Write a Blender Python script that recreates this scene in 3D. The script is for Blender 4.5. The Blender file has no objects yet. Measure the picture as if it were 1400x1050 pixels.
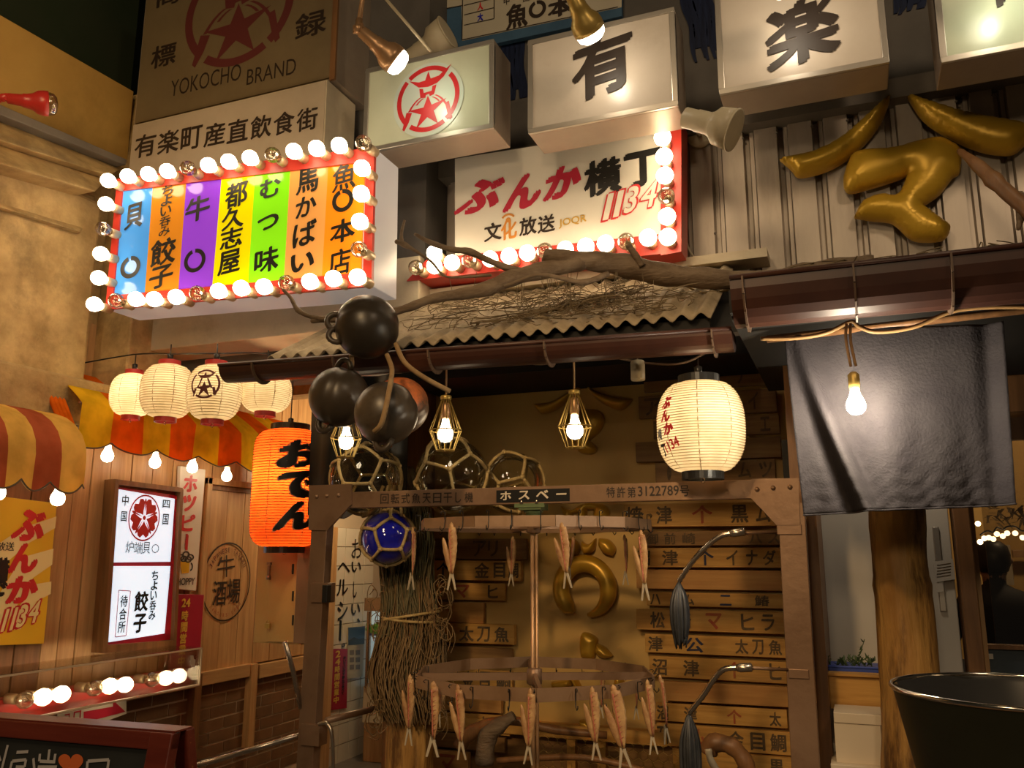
import bpy, bmesh, math, random
from mathutils import Vector, Matrix, geometry
random.seed(7)
R = random.uniform
PI = math.pi
V = Vector
sc = bpy.context.scene
COL = sc.collection

# ---------------------------------------------------------------- camera, world, light, exposure
FPX, YAW, PITCH, CAMZ = 1164.0, math.radians(21.5), math.radians(11.4), 1.5
sa, ca, sp, cp = math.sin(YAW), math.cos(YAW), math.sin(PITCH), math.cos(PITCH)
CAM = V((0, 0, CAMZ))
FWD = V((-sa * cp, ca * cp, sp)); RGT = V((ca, sa, 0)); UP = V((sa * sp, -ca * sp, cp))
cam_d = bpy.data.cameras.new('camera'); cam = bpy.data.objects.new('camera', cam_d)
COL.objects.link(cam)
cam_d.sensor_width = 36.0; cam_d.lens = 36.0 * FPX / 1400.0; cam_d.clip_start = 0.05
cam.matrix_world = Matrix(((RGT.x, UP.x, -FWD.x, 0), (RGT.y, UP.y, -FWD.y, 0), (RGT.z, UP.z, -FWD.z, CAMZ), (0, 0, 0, 1)))
sc.camera = cam

world = bpy.data.worlds.new('night'); sc.world = world; world.use_nodes = True
world.node_tree.nodes['Background'].inputs[0].default_value = (0.62, 0.5, 0.36, 1)
world.node_tree.nodes['Background'].inputs[1].default_value = 0.03

def lamp(name, kind, loc, power, color=(1, .74, .42), size=.1, target=None, spot=None, blend=.6):
    d = bpy.data.lights.new(name, kind); d.energy = power; d.color = color
    if kind == 'AREA': d.shape = 'DISK'; d.size = size
    else: d.shadow_soft_size = size
    if spot: d.spot_size = math.radians(spot); d.spot_blend = blend
    o = bpy.data.objects.new(name, d); COL.objects.link(o); o.location = loc
    if target is not None:
        o.rotation_euler = (V(target) - V(loc)).to_track_quat('-Z', 'Y').to_euler()
    return o

# added fill lights around and above the camera, no real lamps there
lamp('fill_light_a', 'AREA', (-1.2, -1.2, 4.6), 28, (1, .72, .42), .7, (-1.2, 3.5, 2.0))
lamp('fill_light_b', 'AREA', (1.6, 0.2, 4.3), 26, (1, .74, .48), .5, (0.6, 3.5, 3.0))
lamp('fill_light_c', 'SPOT', (-1.9, 0.9, 3.6), 48, (1, .6, .2), .12, (-3.7, 2.9, 2.9), 95, .8)

lamp('fill_light_d', 'AREA', (-.2, -2.6, 2.9), 30, (1, .75, .46), .6, (-.8, 4.0, 1.3))  # added low fill reaching the stall under the eave
lamp('fill_spot_e', 'SPOT', (-1.0, -1.6, 3.9), 330, (1, .64, .30), .15, (-.9, 4.0, 1.05), 30, .8)  # added spot that brightens the stall back wall and boards

vs = sc.view_settings
sc.display_settings.display_device = 'sRGB'
vs.view_transform = 'Standard'; vs.look = 'None'; vs.gamma = 1.0; vs.use_curve_mapping = False
vs.exposure = 0.0
sc.cycles.max_bounces = 8; sc.cycles.transparent_max_bounces = 12
sc.cycles.sample_clamp_indirect = 4.0
sc.cycles.caustics_reflective = False; sc.cycles.caustics_refractive = False

# ---------------------------------------------------------------- geometry helpers
def ray(px, py):
    return FWD + RGT * ((px - 700) / FPX) + UP * ((525 - py) / FPX)

class Plane:
    def __init__(s, o, u, n):
        s.o, s.u, s.n, s.v = V(o), V(u).normalized(), V(n).normalized(), V((0, 0, 1))
    def pt(s, px, py):
        d = ray(px, py); return CAM + d * ((s.o - CAM).dot(s.n) / d.dot(s.n))
    def uv(s, px, py):
        p = s.pt(px, py) - s.o; return (p.dot(s.u), p.dot(s.v))
    def w(s, u, v, lift=0): return s.o + s.u * u + s.v * v + s.n * lift
def PY(y): return Plane((0, y, 0), (1, 0, 0), (0, -1, 0))
def PX(x): return Plane((x, 0, 0), (0, 1, 0), (1, 0, 0))
def WY(px, py, y): return PY(y).pt(px, py)
def WX(px, py, x): return PX(x).pt(px, py)

def wloc(o):
    p = V((0, 0, 0))
    while o is not None: p += o.location; o = o.parent
    return p

def link(name, me, parent=None, loc=None):
    o = bpy.data.objects.new(name, me); COL.objects.link(o)
    if parent is not None: o.parent = parent
    if loc is not None: o.location = loc
    return o

def thing(name, label, cat, loc=(0, 0, 0), group=None):
    o = bpy.data.objects.new(name, None); COL.objects.link(o); o.location = loc
    o.empty_display_size = .05
    o['label'] = label; o['category'] = cat
    if group: o['group'] = group
    return o
def tag(o, label=None, cat=None, group=None, kind=None):
    if label: o['label'] = label
    if cat: o['category'] = cat
    if group: o['group'] = group
    if kind: o['kind'] = kind
    return o
def dup(root, loc, label=None, rot=None, scale=None):
    r = root.copy(); COL.objects.link(r); r.location = loc
    if rot is not None: r.rotation_euler = rot
    if scale is not None: r.scale = scale
    if label: r['label'] = label
    for ch in list(root.children):
        c = ch.copy(); COL.objects.link(c); c.parent = r
        for g in list(ch.children):
            d = g.copy(); COL.objects.link(d); d.parent = c
    return r

class MB:
    def __init__(s): s.v = []; s.f = []; s.sm = []
    def add(s, vs, fs, smooth=False):
        n = len(s.v); s.v += [V(p) for p in vs]
        s.f += [tuple(i + n for i in f) for f in fs]; s.sm += [smooth] * len(fs); return s
    def hexa(s, a, b):                       # a, b: matching quads (front, back)
        return s.add(list(a) + list(b), [(0, 1, 2, 3), (7, 6, 5, 4), (0, 4, 5, 1), (1, 5, 6, 2), (2, 6, 7, 3), (3, 7, 4, 0)])
    def box(s, x0, x1, y0, y1, z0, z1):
        return s.hexa([(x0, y0, z0), (x1, y0, z0), (x1, y0, z1), (x0, y0, z1)], [(x0, y1, z0), (x1, y1, z0), (x1, y1, z1), (x0, y1, z1)])
    def bar(s, p, q, w, h, up=(0, 0, 1)):    # beam between two points
        p, q = V(p), V(q); d = (q - p).normalized(); up = V(up)
        if abs(d.dot(up)) > .98: up = V((0, 1, 0))
        a = d.cross(up).normalized() * w / 2; b = a.cross(d).normalized() * h / 2
        return s.hexa([p - a - b, p + a - b, p + a + b, p - a + b], [q - a - b, q + a - b, q + a + b, q - a + b])
    def tube(s, pts, r, n=8, cap=True, closed=False):
        pts = [V(p) for p in pts]; m = len(pts)
        rr = r if isinstance(r, (list, tuple)) else [r] * m
        ref = V((0.13, 0.27, 0.95)); vs = []; prev = None
        for i, p in enumerate(pts):
            if closed: d = pts[(i + 1) % m] - pts[i - 1]
            else: d = pts[min(i + 1, m - 1)] - pts[max(i - 1, 0)]
            if d.length < 1e-9: d = V((0, 0, 1))
            d.normalize()
            if prev is None: a = d.cross(ref if abs(d.dot(ref)) < .95 else V((1, 0, 0)))
            else: a = prev - d * prev.dot(d)
            a.normalize(); prev = a; b = d.cross(a)
            for k in range(n):
                t = 2 * PI * k / n; vs.append(p + (a * math.cos(t) + b * math.sin(t)) * rr[i])
        fs = []
        for i in range(m if closed else m - 1):
            for k in range(n):
                j = (i + 1) % m
                fs.append((i * n + k, i * n + (k + 1) % n, j * n + (k + 1) % n, j * n + k))
        if cap and not closed:
            fs.append(tuple(range(n - 1, -1, -1))); fs.append(tuple((m - 1) * n + k for k in range(n)))
        return s.add(vs, fs, True)
    def lathe(s, prof, o=(0, 0, 0), axis=(0, 0, 1), n=24, smooth=True, sx=1.0, sy=1.0):
        o = V(o); ax = V(axis).normalized()
        a = ax.cross(V((0, 1, 0)) if abs(ax.y) < .9 else V((1, 0, 0))).normalized(); b = ax.cross(a)
        vs = []
        for (r, h) in prof:
            for k in range(n):
                t = 2 * PI * k / n; vs.append(o + ax * h + a * (math.cos(t) * r * sx) + b * (math.sin(t) * r * sy))
        fs = []
        for i in range(len(prof) - 1):
            for k in range(n): fs.append((i * n + k, i * n + (k + 1) % n, (i + 1) * n + (k + 1) % n, (i + 1) * n + k))
        if prof[0][0] > 1e-6: fs.append(tuple(range(n - 1, -1, -1)))
        if prof[-1][0] > 1e-6: fs.append(tuple((len(prof) - 1) * n + k for k in range(n)))
        return s.add(vs, fs, smooth)
    def ball(s, o, r, n=24, m=14, ax=(0, 0, 1)):
        return s.lathe([(max(1e-7, r * math.sin(PI * i / m)), -r * math.cos(PI * i / m)) for i in range(m + 1)], o, ax, n)
    def build(s, name, mat, parent=None, kind=None, bevel=0, off=None):
        if off is None: off = wloc(parent)
        me = bpy.data.meshes.new(name); me.from_pydata([p - off for p in s.v], [], s.f)
        for p, k in zip(me.polygons, s.sm): p.use_smooth = k
        me.materials.append(mat); me.update()
        bm = bmesh.new(); bm.from_mesh(me); bmesh.ops.remove_doubles(bm, verts=bm.verts, dist=1e-6)
        bmesh.ops.recalc_face_normals(bm, faces=bm.faces); bm.to_mesh(me); bm.free()
        o = link(name, me, parent)
        if bevel:
            b = o.modifiers.new('bevel', 'BEVEL'); b.width = bevel; b.segments = 2; b.limit_method = 'ANGLE'
        if kind: o['kind'] = kind
        return o

def smooth_path(pts, k=4):
    pts = [V(p) for p in pts]; out = []
    for i in range(len(pts) - 1):
        p0, p1, p2, p3 = pts[max(i - 1, 0)], pts[i], pts[i + 1], pts[min(i + 2, len(pts) - 1)]
        for j in range(k):
            t = j / k
            out.append(.5 * ((2 * p1) + (p2 - p0) * t + (2 * p0 - 5 * p1 + 4 * p2 - p3) * t * t + (3 * p1 - p0 - 3 * p2 + p3) * t ** 3))
    out.append(pts[-1]); return out

# ---------------------------------------------------------------- lettering (Blender's own built-in font)
_gl = {}; SLANT = [0.0]
def glyph(ch, bold=.02):
    k = (ch, bold)
    if k not in _gl:
        base = min(bold, 0.0)
        c = bpy.data.curves.new('t', 'FONT'); c.body = ch; c.resolution_u = 3; c.offset = base
        o = bpy.data.objects.new('t', c); m = bpy.data.meshes.new_from_object(o)
        vs, fs = [(v.co.x, v.co.y) for v in m.vertices], [tuple(p.vertices) for p in m.polygons]
        bpy.data.objects.remove(o); bpy.data.curves.remove(c); bpy.data.meshes.remove(m)
        d = bold - base
        if d > .004:                       # heavier stroke: the glyph laid over itself, nudged around a small circle
            V2, F2 = [], []
            for i in range(6):
                a = PI * i / 3 + .3; n = len(V2)
                ex, ey = d * 1.15 * math.cos(a), d * .5 * math.sin(a); V2 += [(x + ex * .8 - ey * .6, y + ex * .6 + ey * .8, i) for x, y in vs]; F2 += [tuple(j + n for j in f) for f in fs]
            vs, fs = V2, F2
        _gl[k] = (vs, fs)
    return _gl[k]
def fit(g, cx, cy, w, h, rot=0, shear=0):
    vs, fs = g
    x0, x1 = min(p[0] for p in vs), max(p[0] for p in vs); y0, y1 = min(p[1] for p in vs), max(p[1] for p in vs)
    c, s_ = math.cos(rot), math.sin(rot); out = []
    for p in vs:
        x, y = p[0], p[1]
        a = ((x - x0) / max(1e-6, x1 - x0) - .5) * w; b = ((y - y0) / max(1e-6, y1 - y0) - .5) * h
        a += b * shear; b += a * SLANT[0]
        out.append((cx + a * c - b * s_, cy + a * s_ + b * c, p[2] if len(p) > 2 else 0))
    return out, fs
def put(pl, ch, px, py, w, h, bold=.02, rot=0, shear=0):     # ink box centre and size read off the photograph
    u, v = pl.uv(px, py); a = pl.uv(px - w / 2, py)[0]; b = pl.uv(px + w / 2, py)[0]
    c = pl.uv(px, py - h / 2)[1]; d = pl.uv(px, py + h / 2)[1]
    if ch == 'ー' and rot == 0 and h > w:
        return fit(glyph(ch, bold), u, v, abs(c - d), abs(b - a), PI / 2, shear)
    return fit(glyph(ch, bold), u, v, abs(b - a), abs(c - d), rot, shear)
def column(pl, text, xt, yt, xb, yb, w, gap=.12, bold=.03, shear=0):
    n = len(text); out = []
    for i, ch in enumerate(text):
        t = (i + .5) / n; h = (yb - yt) / n * (1 - gap)
        ww, hh = w, h
        if ch == 'ー': ww = w * .2
        if ch in '、。': ww, hh = w * .35, h * .35
        out.append(put(pl, ch, xt + (xb - xt) * t, yt + (yb - yt) * t, ww, hh, bold, 0, shear))
    return out
def tri2(pts):
    t = geometry.tessellate_polygon([[V((p[0], p[1], 0)) for p in pts]]); return list(pts), [tuple(x) for x in t]
def shape(pl, pts, px, py, w, h):            # unit shape (-1..1) placed at a pixel box
    u, v = pl.uv(px, py); a = abs(pl.uv(px + w / 2, py)[0] - pl.uv(px - w / 2, py)[0]) / 2
    b = abs(pl.uv(px, py - h / 2)[1] - pl.uv(px, py + h / 2)[1]) / 2
    g = tri2(pts) if not (isinstance(pts, tuple)) else pts
    return [(u + x * a, v + y * b) for x, y in g[0]], g[1]
def ring2(r0, r1, a0=0, a1=360, n=40):
    vs, fs = [], []
    for i in range(n + 1):
        t = math.radians(a0 + (a1 - a0) * i / n); vs += [(r0 * math.cos(t), r0 * math.sin(t)), (r1 * math.cos(t), r1 * math.sin(t))]
    for i in range(n): fs.append((2 * i, 2 * i + 1, 2 * i + 3, 2 * i + 2))
    return vs, fs
def pxpoly(pl, pts): return tri2([pl.uv(*p) for p in pts])
def ink(pl, items, mat, parent, name='lettering', lift=.002, fm=None, cut=None, thick=0):
    bm = bmesh.new(); fw = fm or (lambda u, v: pl.w(u, v, lift)); off = wloc(parent)
    for k_, (vs, fs) in enumerate(items):
        bv = [bm.verts.new((p[0], p[1], (p[2] if len(p) > 2 else 0) * 1e-4 + k_ * 2e-5)) for p in vs]
        for f in fs:
            try: bm.faces.new([bv[i] for i in f])
            except ValueError: pass
    if cut:
        xs = [v.co.x for v in bm.verts]; ys = [v.co.y for v in bm.verts]
        for ax, lo, hi in ((0, min(xs), max(xs)), (1, min(ys), max(ys))):
            t = lo + cut
            while t < hi:
                co = V((t, 0, 0)) if ax == 0 else V((0, t, 0)); no = V((1, 0, 0)) if ax == 0 else V((0, 1, 0))
                bmesh.ops.bisect_plane(bm, geom=bm.verts[:] + bm.edges[:] + bm.faces[:], plane_co=co, plane_no=no); t += cut
    if thick:
        g = bmesh.ops.extrude_face_region(bm, geom=bm.faces[:])
        for e in g['geom']:
            if isinstance(e, bmesh.types.BMVert): e.co.z = thick
    for v in bm.verts:
        z = v.co.z
        p = fw(v.co.x, v.co.y) - off
        if z: p = p + (pl.n * z if pl is not None else (CAM - off - p).normalized() * z)
        v.co = p
    me = bpy.data.meshes.new(name); bm.to_mesh(me); bm.free(); me.materials.append(mat)
    return link(name, me, parent)

# ---------------------------------------------------------------- materials
def nodes(name):
    m = bpy.data.materials.new(name); m.use_nodes = True; nt = m.node_tree
    return m, nt, nt.nodes['Principled BSDF']
def pmat(name, c1, c2=None, scale=6, rough=.6, metal=0, bump=0, bscale=None, detail=6, stretch=(1, 1, 1), coat=0, spec=.5, dark=None, dscale=2.0, dth=(.5, .7), trans=0, ior=1.45):
    m, nt, b = nodes(name); N, L = nt.nodes.new, nt.links.new
    b.inputs['Roughness'].default_value = rough; b.inputs['Metallic'].default_value = metal
    b.inputs['Coat Weight'].default_value = coat; b.inputs['Coat Roughness'].default_value = .08
    b.inputs['Specular IOR Level'].default_value = spec; b.inputs['Transmission Weight'].default_value = trans; b.inputs['IOR'].default_value = ior
    b.inputs['Base Color'].default_value = (*c1, 1)
    if c2 is None and not bump and dark is None: return m
    tc = N('ShaderNodeTexCoord'); mp = N('ShaderNodeMapping'); mp.inputs['Scale'].default_value = stretch
    oi = N('ShaderNodeObjectInfo'); ad = N('ShaderNodeVectorMath'); ad.operation = 'ADD'
    sc_ = N('ShaderNodeMath'); sc_.operation = 'MULTIPLY'; sc_.inputs[1].default_value = 37.0
    L(oi.outputs['Random'], sc_.inputs[0]); L(tc.outputs['Object'], mp.inputs[0]); L(mp.outputs[0], ad.inputs[0]); L(sc_.outputs[0], ad.inputs[1])
    nz = N('ShaderNodeTexNoise'); nz.inputs['Scale'].default_value = scale; nz.inputs['Detail'].default_value = detail; nz.inputs['Roughness'].default_value = .65
    L(ad.outputs[0], nz.inputs['Vector'])
    out = None
    if c2 is not None:
        cr = N('ShaderNodeValToRGB'); cr.color_ramp.elements[0].position = .35; cr.color_ramp.elements[1].position = .68
        cr.color_ramp.elements[0].color = (*c1, 1); cr.color_ramp.elements[1].color = (*c2, 1)
        L(nz.outputs['Fac'], cr.inputs[0]); out = cr.outputs[0]
    if dark is not None:
        n2 = N('ShaderNodeTexNoise'); n2.inputs['Scale'].default_value = dscale; n2.inputs['Detail'].default_value = 8; n2.inputs['Roughness'].default_value = .7
        L(ad.outputs[0], n2.inputs['Vector']); r2 = N('ShaderNodeMapRange'); r2.inputs[1].default_value = dth[0]; r2.inputs[2].default_value = dth[1]
        L(n2.outputs['Fac'], r2.inputs[0]); mx = N('ShaderNodeMix'); mx.data_type = 'RGBA'
        L(r2.outputs[0], mx.inputs[0]); mx.inputs[7].default_value = (*dark, 1)
        if out: L(out, mx.inputs[6])
        else: mx.inputs[6].default_value = (*c1, 1)
        out = mx.outputs[2]
    if out: L(out, b.inputs['Base Color'])
    if bump:
        bp = N('ShaderNodeBump'); bp.inputs['Strength'].default_value = bump; bp.inputs['Distance'].default_value = .01
        src = nz
        if bscale:
            src = N('ShaderNodeTexNoise'); src.inputs['Scale'].default_value = bscale; src.inputs['Detail'].default_value = 8
            L(ad.outputs[0], src.inputs['Vector'])
        L(src.outputs['Fac'], bp.inputs['Height']); L(bp.outputs[0], b.inputs['Normal'])
    return m
def emat(name, c, s, base=None, rough=.3):
    m, nt, b = nodes(name); b.inputs['Base Color'].default_value = (*(base or c), 1); b.inputs['Roughness'].default_value = rough
    b.inputs['Emission Color'].default_value = (*c, 1); b.inputs['Emission Strength'].default_value = s
    return m
def wood(name, c1, c2, ax='Z', rough=.55, scale=3.0, bump=.15, **k):
    st = {'Z': (9, 9, .7), 'X': (.7, 9, 9), 'Y': (9, .7, 9)}[ax]
    return pmat(name, c1, c2, scale, rough, 0, bump, None, 7, st, **k)
def glassy(name, tint=(1, 1, 1), rough=0.0, amount=.88):      # thin glass: mostly see-through with reflections
    m, nt, b = nodes(name); N, L = nt.nodes.new, nt.links.new
    tr = N('ShaderNodeBsdfTransparent'); tr.inputs[0].default_value = (*tint, 1); gl = N('ShaderNodeBsdfGlossy'); gl.inputs['Roughness'].default_value = rough
    lw = N('ShaderNodeLayerWeight'); lw.inputs[0].default_value = .25; mr = N('ShaderNodeMapRange')
    mr.inputs[3].default_value = 1 - amount; mr.inputs[4].default_value = .8
    mx = N('ShaderNodeMixShader'); L(lw.outputs['Fresnel'], mr.inputs[0]); L(mr.outputs[0], mx.inputs[0]); L(tr.outputs[0], mx.inputs[1]); L(gl.outputs[0], mx.inputs[2])
    L(mx.outputs[0], nt.nodes['Material Output'].inputs[0]); return m
def paper(name, c, tl=.55, bright=0):
    m, nt, b = nodes(name); N, L = nt.nodes.new, nt.links.new
    d = N('ShaderNodeBsdfDiffuse'); t = N('ShaderNodeBsdfTranslucent'); mx = N('ShaderNodeMixShader'); mx.inputs[0].default_value = tl
    tc = N('ShaderNodeTexCoord'); nz = N('ShaderNodeTexNoise'); nz.inputs['Scale'].default_value = 9; nz.inputs['Detail'].default_value = 5
    cr = N('ShaderNodeValToRGB'); cr.color_ramp.elements[0].color = (c[0] * .72, c[1] * .68, c[2] * .6, 1); cr.color_ramp.elements[0].position = .3
    cr.color_ramp.elements[1].color = (*c, 1); cr.color_ramp.elements[1].position = .6
    L(tc.outputs['Object'], nz.inputs[0]); L(nz.outputs['Fac'], cr.inputs[0]); L(cr.outputs[0], d.inputs[0]); L(cr.outputs[0], t.inputs[0])
    L(d.outputs[0], mx.inputs[1]); L(t.outputs[0], mx.inputs[2]); L(mx.outputs[0], nt.nodes['Material Output'].inputs[0]); return m

WARM = (1, .8, .52)
M = dict(
    plaster=pmat('plaster', (.36, .24, .10), (.66, .47, .22), 5, .85, 0, .7, 14, dark=(.10, .07, .035), dscale=1.7, dth=(.5, .75)),
    beam=pmat('rough_beam', (.30, .20, .09), (.5, .36, .17), 7, .9, 0, .9, 20, dark=(.06, .045, .03), dscale=3, dth=(.52, .7)),
    yellow_panel=pmat('yellow_panel', (.38, .22, .055), (.46, .28, .075), 2, .45, dark=(.2, .12, .03), dscale=1.1, dth=(.5, .8)),
    concrete=pmat('concrete', (.52, .44, .31), (.66, .57, .42), 3, .8, 0, .2, 30, dark=(.25, .18, .1), dscale=1.5, dth=(.55, .8)),
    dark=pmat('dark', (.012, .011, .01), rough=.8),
    darkgreen=pmat('dark_green', (.02, .035, .015), (.03, .04, .02), 2, .8),
    darkwall=pmat('dark_wall', (.10, .09, .08), (.14, .125, .11), 3, .7),
    metalwall=pmat('wall_sheet', (.48, .41, .34), (.58, .50, .41), 2.2, .42, .25, .04, 8, stretch=(3, 3, .5), dark=(.3, .23, .17), dscale=1.6, dth=(.52, .8)),
    sheetdark=pmat('trim_sheet', (.14, .12, .10), (.2, .17, .14), 3, .5),
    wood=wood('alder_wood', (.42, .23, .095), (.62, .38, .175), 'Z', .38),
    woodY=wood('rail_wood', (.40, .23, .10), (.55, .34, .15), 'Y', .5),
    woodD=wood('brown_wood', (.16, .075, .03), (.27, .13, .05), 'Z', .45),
    post=pmat('post_wood', (.40, .20, .05), (.60, .34, .10), 2.2, .5, 0, .7, 9, stretch=(6, 6, .9), dark=(.14, .065, .02), dscale=1.8, dth=(.5, .62)),
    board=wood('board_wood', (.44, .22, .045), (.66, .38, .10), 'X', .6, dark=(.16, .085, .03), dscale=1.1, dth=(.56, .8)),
    boardD=wood('board_wood_dark', (.18, .09, .03), (.32, .18, .06), 'X', .6),  # darker board copy, carries the shade of the dim boards in its colour
    boardO=wood('board_wood_plain', (.42, .20, .055), (.55, .30, .09), 'X', .6),
    back=pmat('back_wall_paint', (.60, .38, .12), (.66, .44, .15), 2, .6, dark=(.33, .29, .17), dscale=1.3, dth=(.55, .8)),
    brick=pmat('brick', (.15, .08, .04), (.24, .13, .065), 3, .55, 0, .2, 30),
    mortar=pmat('mortar', (.55, .45, .33), rough=.9),
    tile=pmat('white_tile', (.70, .64, .52), rough=.18), grout=pmat('grout', (.3, .25, .18), rough=.9),
    white=pmat('white_paint', (.50, .46, .40), (.56, .52, .46), 2, .5),
    silver=pmat('sign_frame_metal', (.55, .5, .44), (.62, .56, .48), 4, .3, .75),
    boxside=pmat('sign_housing', (.36, .29, .23), (.44, .36, .28), 3, .4, .4),
    face=pmat('sign_face', (.66, .57, .47), (.74, .65, .55), 2.5, .22, spec=.6, dark=(.5, .4, .3), dscale=1.5, dth=(.6, .9)),
    faceG=pmat('sign_face_green', (.58, .62, .46), (.66, .70, .54), 2.5, .22, spec=.6),
    faceW=pmat('panel_white', (.72, .67, .58), (.78, .73, .64), 2, .3),
    black=pmat('black_ink', (.012, .011, .010), rough=.45), ink=pmat('brown_black_ink', (.03, .018, .012), rough=.5),
    faded=pmat('faded_ink', (.07, .05, .03), (.16, .10, .05), 30, .8, detail=8), fadedred=pmat('faded_red', (.38, .05, .03), (.34, .14, .05), 30, .8),
    fadedblue=pmat('faded_blue', (.035, .04, .09), rough=.8),
    red=pmat('red_paint', (.62, .03, .035), rough=.35), redglow=pmat('red_frame', (.55, .035, .025), (.62, .06, .04), 3, .35),
    crimson=pmat('crimson_ink', (.50, .02, .05), rough=.5), maroon=pmat('maroon_ink', (.115, .022, .02), rough=.6),
    gold=pmat('gold_relief', (.60, .36, .03), (.68, .42, .04), 3, .36, .3), gold2=pmat('gold_letter', (.52, .30, .03), (.60, .36, .045), 3, .34, .35),
    rust=pmat('gutter_brown', (.04, .014, .009), (.065, .023, .013), 5, .42, 0, .05), rustL=pmat('strap_brown', (.13, .08, .05), rough=.5),
    roof=pmat('corrugated_sheet', (.27, .21, .13), (.40, .32, .21), 9, .7, 0, .3, 40, dark=(.18, .13, .08), dscale=6, dth=(.5, .72)),
    branch=pmat('driftwood', (.13, .085, .05), (.25, .18, .115), 6, .8, 0, .6, 25, stretch=(1, 4, 4)),
    twine=pmat('twine', (.13, .09, .05), (.24, .18, .10), 20, .9), net=pmat('net_cord', (.10, .10, .055), (.23, .17, .08), 10, .9),
    netB=pmat('net_cord_brown', (.20, .12, .05), (.32, .21, .10), 10, .9), rope=pmat('rope', (.42, .29, .11), (.58, .43, .2), 40, .85, 0, .4, 90),
    buoy=pmat('black_buoy', (.022, .017, .012), (.05, .037, .025), 3, .36, dark=(.12, .088, .058), dscale=1.6, dth=(.5, .75)),
    buoyO=pmat('orange_buoy', (.55, .14, .04), (.6, .2, .07), 3, .4, dark=(.1, .06, .04), dscale=3, dth=(.45, .55)),
    steel=pmat('galvanised', (.23, .135, .08), (.34, .21, .13), 6, .42, .45, .1, 30, dark=(.2, .12, .07), dscale=3, dth=(.5, .8)),
    steelL=pmat('bare_steel', (.5, .42, .34), rough=.25, metal=.9), chrome=pmat('chrome', (.7, .6, .5), rough=.2, metal=1),
    copper=pmat('copper_paint', (.42, .24, .12), (.5, .3, .16), 8, .35, .5), brass=pmat('brass_paint', (.40, .27, .07), (.5, .35, .1), 6, .35, .5),
    cream=pmat('cream_enamel', (.5, .42, .28), (.58, .50, .35), 5, .4), redpaint=pmat('red_enamel', (.5, .035, .03), rough=.3),
    cloth=pmat('noren_cloth', (.030, .026, .029), (.045, .040, .042), 7, .9, 0, .3, 130, spec=.12), cable=pmat('cable', (.35, .2, .08), rough=.5),
    blackp=pmat('black_plastic', (.015, .014, .013), rough=.3), fish=pmat('dried_fish', (.34, .16, .07), (.60, .38, .17), 22, .45, 0, .3, 60),
    fishR=pmat('fish_flesh', (.42, .12, .08), (.55, .2, .12), 30, .4), fishT=pmat('fish_tail', (.5, .42, .3), rough=.5),
    tin=pmat('bucket_dark', (.035, .035, .02), (.05, .05, .03), 3, .4, .3), bucket=pmat('bucket_steel', (.66, .6, .52), rough=.14, metal=1),
    card=pmat('card_white', (.66, .56, .42), rough=.6), blue=pmat('blue_tray', (.03, .07, .4), rough=.4), green=pmat('greens', (.04, .07, .02), (.08, .12, .03), 10, .6),
    rainbow_blue=emat('strip_blue', (.07, .34, .85), .55), cordgreen=pmat('motor_green', (.12, .16, .07), rough=.4),
    awnY=paper('awning_yellow', (.92, .62, .03), .4), awnO=paper('awning_orange', (.92, .20, .015), .4), awnR=paper('awning_brick', (.52, .13, .06), .3), awnC=paper('awning_cream', (.86, .56, .14), .3),
    trimk=pmat('awning_piping', (.10, .07, .04), rough=.7), chalk=pmat('blackboard', (.02, .02, .018), (.03, .03, .027), 4, .6),
    mahog=wood('painted_frame', (.14, .022, .012), (.2, .035, .018), 'X', .35, dark=(.45, .2, .05), dscale=5, dth=(.66, .7)), chalkw=pmat('chalk', (.5, .45, .42), rough=.9),
    chalko=pmat('chalk_orange', (.7, .14, .03), rough=.8), acrylic=glassy('acrylic', (.97, .93, .86), .05, .9), glass=glassy('clear_glass', (1, .98, .95), 0, .9),
    bulboff=glassy('bulb_glass', (.95, .88, .76), .12, .72), bulb=emat('bulb_lit', WARM, 11), bulbS=emat('bulb_lit_small', WARM, 14),
    bulbN=emat('bulb_lit_white', (1, .86, .64), 560), socket=pmat('bulb_socket', (.55, .42, .26), rough=.35, metal=.3), lampglass=emat('lamp_lit', (1, .86, .64), 11),
    float=glassy('float_glass', (.88, .86, .78), .01, .93), floatB=pmat('float_glass_blue', (.012, .014, .42), rough=.04, spec=.8, coat=1),
    lan=paper('lantern_paper', (.93, .83, .62), .6), lanO=paper('lantern_vinyl', (.98, .15, .02), .62), lanW=paper('lantern_paper_white', (.93, .84, .66), .6),
    lantrim=pmat('lantern_red_ring', (.4, .03, .03), rough=.4), lightbox=emat('lightbox_white', (.70, .86, 1.0), .85, (.8, .8, .8)),
    yposter=pmat('yellow_poster', (.85, .5, .03), rough=.4), yposterL=pmat('poster_pale', (.9, .72, .34), rough=.4),
    skin=pmat('skin', (.35, .2, .13), rough=.5), hair=pmat('hair', (.015, .012, .01), rough=.5), jacket=pmat('jacket', (.012, .012, .014), rough=.7),
    paint_blue=pmat('blue_brush_paint', (.035, .09, .17), (.06, .14, .24), 4, .6), paint_navy=pmat('navy_brush_paint', (.008, .012, .035), (.015, .025, .07), 12, .35, stretch=(6, 6, .6)),
    winglass=glassy('window_glass', (.8, .78, .74), 0.02, .9), showglass=emat('chilled_case_light', (.55, .75, .8), .35),
)
# ================================================================ STRUCTURE
def struct(name, mb, mat, parent=None, **k):
    o = mb.build(name, mat, parent, **k)
    if parent is None: o['kind'] = 'structure'
    return o
def piece(name, verts8, mat, parent): m = MB(); m.hexa(*verts8); return m.build(name, mat, parent)
YW, YE, XL, YK = 3.7, 3.0, -3.7, 4.08       # metal wall, rack/eave, left wall, stall back wall

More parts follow.
